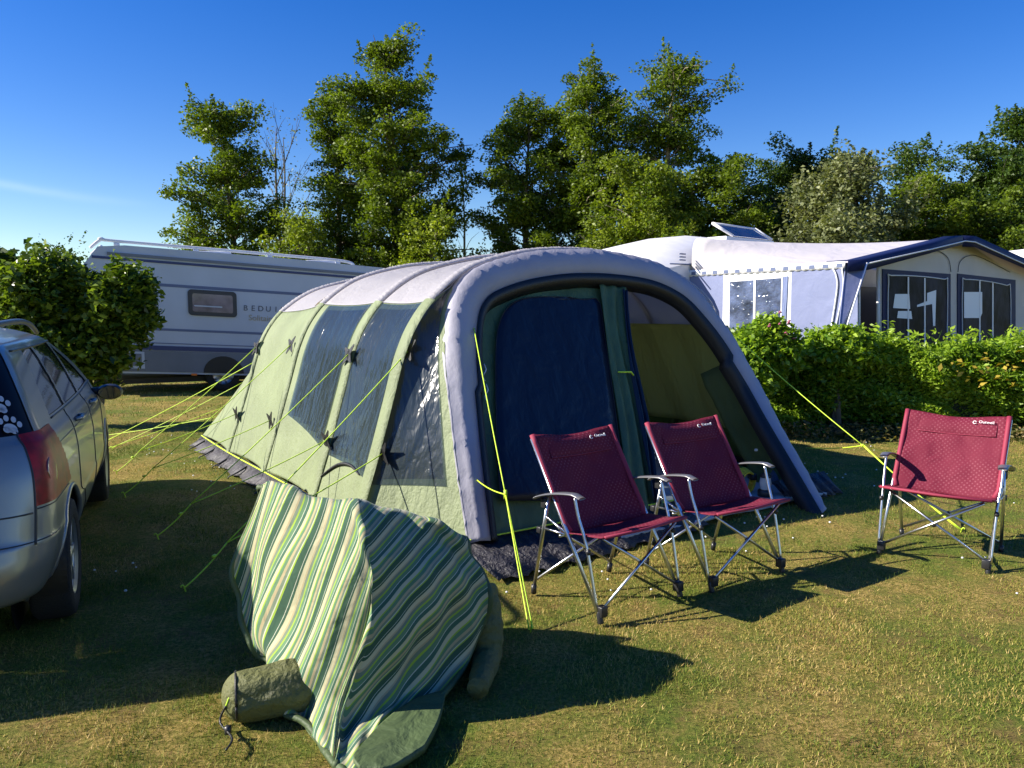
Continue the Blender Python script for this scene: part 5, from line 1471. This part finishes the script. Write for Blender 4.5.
# small olive tab hanging at the quilt's left
b = MB(); b.tube(cr([pd(243, 600, 3.5), pd(249, 622, 3.46), pd(252, 637, 3.44)], 10), [.012, .02, .022, .024, .024, .024, .022, .02, .016, .01], 8)
o = b.build('quilt_toggle', M['olive'], bpy.data.objects['striped_quilt'])

# ------------------------------------------------------------------ silver estate car
def car():
    Hd = np.array([-.41, .912, 0.]); Rt = np.array([.912, .41, 0.])
    wheel_r = np.array([-2.318, 4.02, 0.])        # contact point of the rear right tyre
    O0 = wheel_r-Rt*.84-Hd*.80                    # ground centre line at the rear bumper
    root = empty('estate_car', O0, 'silver estate car with roof rails and paw print stickers on its rear window', 'car')
    def Cc(x, y, z): return O0+Rt*x+Hd*y+UP*z
    # contour rows: (z rear, z front, half width, y rear, y front, corner radius)
    rowsd = [(.27, .20, .70, .14, 4.20, .20), (.32, .24, .80, .05, 4.32, .20), (.44, .36, .855, -.01, 4.40, .26), (.55, .50, .875, .00, 4.40, .28), (.60, .56, .872, .025, 4.38, .26), (.73, .62, .870, .06, 4.32, .24),
             (.87, .74, .862, .09, 4.24, .24), (.98, .80, .835, .12, 4.12, .25), (1.04, 1.00, .800, .15, 3.55, .26), (1.22, 1.20, .725, .25, 3.05, .26), (1.39, 1.38, .640, .38, 2.45, .26), (1.445, 1.45, .575, .47, 2.28, .30), (1.49, 1.50, .42, .58, 2.15, .25), (1.515, 1.53, .20, .80, 2.0, .15), (1.52, 1.535, .02, 1.0, 1.8, .02)]
    NA = 260
    def contour(zr, zf, hw, yr, yf, rc, n=NA):
        pts = []
        ym = (yr+yf)/2; Lh = (yf-yr)/2
        crv = .06
        # param sections
        for a in np.linspace(0, 1, n):
            if a < .16:
                t_ = a/.16; x = (hw-rc*.95)*t_; y = yr+.05*t_*t_*min(1, rc*3)
            elif a < .26:
                t_ = (a-.16)/.10*PI/2; x = hw-rc*.95+rc*.95*math.sin(t_)*1.0; y = yr+.05*min(1, rc*3)+rc*(1-math.cos(t_))
            elif a < .86:
                t_ = (a-.26)/.60; x = hw; y0_ = yr+.05*min(1, rc*3)+rc; y1_ = yf-rc; y = y0_+(y1_-y0_)*t_
            elif a < .93:
                t_ = (a-.86)/.07*PI/2; x = hw-rc*(1-math.cos(t_)); y = yf-rc+rc*math.sin(t_)
            else:
                t_ = (a-.93)/.07; x = (hw-rc)*(1-t_); y = yf
            x *= 1-crv*((y-ym)/Lh)**2 if Lh > .1 else 1
            ff = min(1, max(0, (y-2.6)/1.6)); ff = ff*ff*(3-2*ff)
            pts.append((x, y, zr+(zf-zr)*ff))
        return np.array(pts)
    K = np.array([contour(*r_) for r_ in rowsd])         # rows x NA x 3
    NR = 150
    S = np.array([cr(K[:, j], NR) for j in range(NA)]).transpose(1, 0, 2)
    # row parameter -> key row
    rk = np.linspace(0, len(rowsd)-1, NR)
    aa = np.linspace(0, 1, NA)
    groups = {}
    wl = .31; arch = .355
    yw = (.80, .80+2.71)
    def classify(i, j):
        r_ = (rk[i]+rk[i+1])/2; a = (aa[j]+aa[j+1])/2
        q = (S[i, j]+S[i+1, j+1])/2; x, y, z = q
        for k_, w_ in enumerate(yw):
            if x > .55 and (y-w_)**2+(z-.33)**2 < arch**2 and z < .75: return None
        if a < .238 and 8.0 < r_ < 10.3: return 'rear_window'
        # side glass: split by slim pillars
        if 8.2 < r_ < 10.05 and .235 < a < .80:
            yq = y
            lean = (r_-8.2)
            for nm, y0_, y1_ in (('a', .76, 1.28), ('b', 1.33, 2.02), ('c', 2.10, 2.92)):
                k0 = y0_+ (.12*lean if nm == 'a' else 0)
                if k0 < yq < y1_-(.0 if nm != 'c' else .0): return 'side_window_'+nm
            if 2.97 < yq < 3.4-.28*lean: return 'side_window_d'
        if a >= .87 and 8.2 < r_ < 10.2: return 'windscreen'
        if .214 < a < .298+.016*max(0, 6.9-r_) and 4.95 < r_ < 7.95: return 'tail_lamp'
        return 'body'
    lab = [[classify(i, j) for j in range(NA-1)] for i in range(NR-1)]
    nrm = np.cross(np.gradient(S, axis=1), np.gradient(S, axis=0)); nrm /= (np.linalg.norm(nrm, axis=2)[..., None]+1e-9)
    if nrm[60, 120, 0] < 0: nrm = -nrm
    def sub(key, off, m, name, parent=root, mirror=True, sides=(1, -1), solid=0.0):
        res = []
        for sgn in ([1, -1] if mirror == 'merge' else sides):
            pass
        def grab(b, sgn):
            Sp = S+nrm*off; ids = {}
            for i in range(NR-1):
                for j in range(NA-1):
                    if lab[i][j] != key: continue
                    f_ = []
                    for (p_, q_) in ((i, j), (i, j+1), (i+1, j+1), (i+1, j)):
                        if (p_, q_) not in ids:
                            ids[(p_, q_)] = len(b.v); x, y, z = Sp[p_, q_]; b.v.append(tuple(Cc(sgn*x, y, z)))
                        f_.append(ids[(p_, q_)])
                    b.f.append(tuple(f_) if sgn > 0 else tuple(f_[::-1]))
        if mirror == 'merge':
            b = MB(); grab(b, 1); grab(b, -1); return b.build(name, m, parent, solid=solid)
        for sgn in sides:
            b = MB(); grab(b, sgn); res.append(b.build(name, m, parent, solid=solid))
        return res
    for rv in (8.2, 9.0, 10.0):
        i = int(np.argmin(abs(rk-rv))); out_ = []
        for av in (.14, .16, .18, .2, .22, .24, .26, .28, .30, .34):
            j = int(np.argmin(abs(aa-av))); q = Cc(*S[i, j])-CAM; cp, sp_ = math.cos(PITCH), math.sin(PITCH); zc = q[1]*cp-q[2]*sp_; yc_ = q[1]*sp_+q[2]*cp; out_.append((av, round(512+F*q[0]/zc), round(384-F*yc_/zc)))
        print('row', rv, out_)
    body = sub('body', 0, M['car_paint'], 'body', mirror='merge')
    sub('rear_window', -.004, M['rear_glass'], 'rear_window', mirror='merge')
    sub('windscreen', -.004, M['car_glass'], 'windscreen', mirror='merge')
    for k_ in 'abcd': sub('side_window_'+k_, -.006, M['car_glass'], 'side_window')
    lamps = sub('tail_lamp', .006, M['tail_red'], 'tail_lamp')
    # round reflector inside each lamp
    def onS(rv, av, off=0.0):
        i = int(np.argmin(abs(rk-rv))); j = int(np.argmin(abs(aa-av))); return S[i, j]+nrm[i, j]*off, nrm[i, j]
    for sgn, lm in zip((1, -1), lamps):
        q, n_ = onS(5.9, .250, .005); c_ = Cc(sgn*q[0], q[1], q[2]); nw = Rt*sgn*n_[0]+Hd*n_[1]+UP*n_[2]
        MB().lathe(c_, nw, [(.062, -.012), (.064, -.004), (.052, -.003), (0, -.003)], 28).build('reflector', M['tail_dark'], lm)
    # black surround of windows
    # bumper crease, door seams as thin dark grooves lying on the body
    def seam(pts, r_=.004, m=M['plastic_black'], name='seam', off=.001):
        for sgn in (1, -1):
            P_ = []
            for rv, av in pts:
                q, n_ = onS(rv, av, off); P_.append(Cc(sgn*q[0], q[1], q[2]))
            MB().tube(P_, r_, 5).build(name, m, root)
    seam([(3.6, a) for a in np.linspace(0.0, .265, 30)], .003)
    seam([(4.75, a) for a in np.linspace(.0, .210, 16)], .004)                         # tailgate lower edge
    seam([(r_, .212) for r_ in np.linspace(3.2, 8.1, 24)], .006)                       # tailgate side edge
    seam([(4.85, a) for a in np.linspace(.214, .32, 20)], .003)                         # bumper top edge
    def y_to_a(y, rv):
        i = int(np.argmin(abs(rk-rv))); j = int(np.argmin(abs(S[i, 60:225, 1]-y)))+60; return aa[j]
    for yv in (1.18, 2.07, 3.02):
        seam([(r_, y_to_a(yv+(.12*(4-r_) if (yv == 1.18 and r_ < 4) else 0), r_)) for r_ in np.linspace(1.2, 8.1, 30)], .0035)
    seam([(6.6, y_to_a(y_, 6.6)) for y_ in np.linspace(.5, 3.9, 40)], .0022)           # waist crease
    # window frames
    seam([(8.12, y_to_a(y_, 8.12)) for y_ in np.linspace(.76, 3.4, 40)], .005, M['plastic_black'], 'window_trim', .002)
    seam([(10.1, y_to_a(y_, 10.1)) for y_ in np.linspace(.72, 2.4, 30)], .006, M['plastic_black'], 'window_trim', .002)
    # handles
    for yv in (1.42, 2.32):
        for sgn in (1, -1):
            q, n_ = onS(6.9, y_to_a(yv, 6.9), .0); b = MB()
            b.tube([Cc(sgn*(q[0]+.002), yv-.09, q[2]), Cc(sgn*(q[0]+.03), yv-.06, q[2]+.004), Cc(sgn*(q[0]+.032), yv+.06, q[2]+.004), Cc(sgn*(q[0]+.002), yv+.09, q[2])], .013, 8); b.build('door_handle', M['car_paint'], root)
    # mirrors
    for sgn in (1, -1):
        b = MB(); c_ = Cc(sgn*.925, 2.98, .965); rows = []
        for i in range(9):
            t_ = i/8; rr_ = math.sin(PI*(.12+.80*t_)**.8)
            rows.append([tuple(np.array(c_)+Rt*(.095*math.cos(a)*(.6+.4*rr_))+UP*(.062*math.sin(a)*(.6+.4*rr_))+Hd*(-.03+.13*t_)*1.0*1) for a in np.linspace(0, 2*PI, 20, endpoint=False)] if t_ < .7 else [tuple(np.array(c_)+Rt*(.08*(1-(t_-.7)*2.6)*math.cos(a))+UP*(.052*(1-(t_-.7)*2.6)*math.sin(a))+Hd*(-.03+.13*t_)) for a in np.linspace(0, 2*PI, 20, endpoint=False)])
        b.grid(rows, close_u=True); b.f.append(tuple(range(len(b.v)-20, len(b.v)))[::-1]); mr_ = b.build('mirror', M['plastic_black'], root)
        g_ = MB(); rows = [[tuple(np.array(c_)+Rt*(k_*.076*math.cos(a))+UP*(k_*.048*math.sin(a))-Hd*.034) for a in np.linspace(0, 2*PI, 20, endpoint=False)] for k_ in (1, .5, .01)]
        g_.grid(rows, close_u=True).build('mirror_glass', M['car_glass'], mr_)
        MB().tube([Cc(sgn*.78, 3.02, .97), Cc(sgn*.87, 3.0, .98)], .028, 8).build('mirror_arm', M['plastic_black'], mr_)
    # roof rails
    for sgn in (1, -1):
        pts = [Cc(sgn*.555, .52, 1.455), Cc(sgn*.565, .62, 1.515), Cc(sgn*.57, .85, 1.53), Cc(sgn*.57, 1.4, 1.535), Cc(sgn*.56, 1.85, 1.515), Cc(sgn*.55, 2.15, 1.475), Cc(sgn*.54, 2.32, 1.45)]
        MB().tube(cr(pts, 30), .016, 8).build('roof_rail', M['rail_dark'], root)
    # wheel arches, wells, wheels
    for wy in yw:
        for sgn in (1, -1):
            b = MB(); P_ = []
            for a in np.linspace(-.22*PI, 1.22*PI, 40):
                y = wy+arch*math.cos(a); z = .33+arch*math.sin(a)
                if z < .2: continue
                # find body x at this y,z
                ii = np.unravel_index(np.argmin((S[:90, 40:240, 1]-y)**2+(S[:90, 40:240, 2]-z)**2), (90, 200)); x = S[ii[0], ii[1]+40, 0]
                P_.append(Cc(sgn*(x-.006), y, z))
            b.tube(P_, .015, 8); b.build('wheel_arch', M['car_paint'], root)
            b = MB(); rows = [[tuple(Cc(sgn*xx, wy+(arch+.005)*math.cos(a), .33+(arch+.005)*math.sin(a))) for a in np.linspace(-.3, PI+.3, 24)] for xx in (.60, .845)]
            b.grid(rows); b.add([tuple(Cc(sgn*.60, wy+.37*math.cos(a), .33+.37*math.sin(a))) for a in np.linspace(0, 2*PI, 24, endpoint=False)], [tuple(range(24))]); b.build('wheel_well', M['black'], root)
            c_ = Cc(sgn*.755, wy, wl)
            t_ = MB().lathe(c_, Rt*sgn, [(.19, .07), (.20, .09), (.26, .098), (.295, .09), (wl, .065), (wl, -.07), (.295, -.09), (.2, -.09)], 36).build('wheel', M['tyre'], root)
            rb = MB(); rb.lathe(c_, Rt*sgn, [(.205, .085), (.195, .088), (.185, .05), (.15, .02), (.07, .03)], 36)
            rb.lathe(c_, Rt*sgn, [(.065, .045), (.05, .075), (0, .08)], 20)
            for k_ in range(7):
                a = 2*PI*k_/7; e = Vector(Hd)*math.cos(a)+Vector((0, 0, 1))*math.sin(a); ro = Vector(Rt*sgn)
                rb.box(Vector(c_)+e*.125+ro*.058, (.16, .034, .03), rot=Matrix((e, e.cross(ro), ro)).transposed())
            rb.build('rim', M['rim'], t_)
    # underbody
    b = MB(); b.box(Cc(0, 2.3, .33), (1.45, 3.5, .10), math.atan2(Rt[1], Rt[0])); b.build('underbody', M['black'], root, smooth=False)
    # bumper lower cut-out and exhaust, tailgate badge omitted
    b = MB(); P_ = []
    b.box(Cc(0, .12, .30), (1.1, .12, .08), math.atan2(Rt[1], Rt[0])); b.build('bumper_insert', M['plastic_black'], root, bevel=.01)
    b = MB(); b.tube([Cc(-.45, .02, .22), Cc(-.45, .3, .24)], .028, 10); b.build('exhaust', M['chrome'], root)
    # seats glimpsed through the glass are hidden by its reflections; rear wiper
    q, n_ = onS(8.3, .01, .02); b = MB(); b.tube([Cc(0, q[1]-.01, q[2]), Cc(-.25, q[1]+.02, q[2]+.10), Cc(-.42, q[1]+.05, q[2]+.12)], .008, 6); b.build('rear_wiper', M['plastic_black'], root)
    # paw print stickers on the rear window
    for rv, av, rot, sz in ((8.72, .205, .25, 1.15), (8.24, .208, .15, 1.15)):
        q, n_ = onS(rv, av, .003); nw = Vector(Rt*n_[0]+Hd*n_[1]+UP*n_[2]).normalized(); xw = Vector(Rt); xw = (xw-nw*xw.dot(nw)).normalized(); yw_ = nw.cross(xw); 
        if yw_.z < 0: yw_ = -yw_
        c_ = Vector(Cc(q[0], q[1], q[2])); b = MB()
        def blob(cx, cy, rx, ry):
            n0 = len(b.v); k_ = 16
            ca, sa = math.cos(rot), math.sin(rot)
            for t_ in range(k_):
                x_ = cx+rx*math.cos(2*PI*t_/k_); y_ = cy+ry*math.sin(2*PI*t_/k_); x_, y_ = x_*ca-y_*sa, x_*sa+y_*ca
                b.v.append(tuple(c_+xw*x_*sz+yw_*y_*sz+nw*.002))
            b.f.append(tuple(range(n0, n0+k_)))
        blob(0, -.012, .026, .020); blob(-.014, -.022, .014, .014); blob(.014, -.022, .014, .014)
        for cx, cy in ((-.036, .012), (-.014, .030), (.014, .030), (.036, .012)): blob(cx, cy, .010, .014)
        b.build('paw_sticker', M['sticker'], root, smooth=False, solid=.001)
car()
print('objects', len(bpy.data.objects))
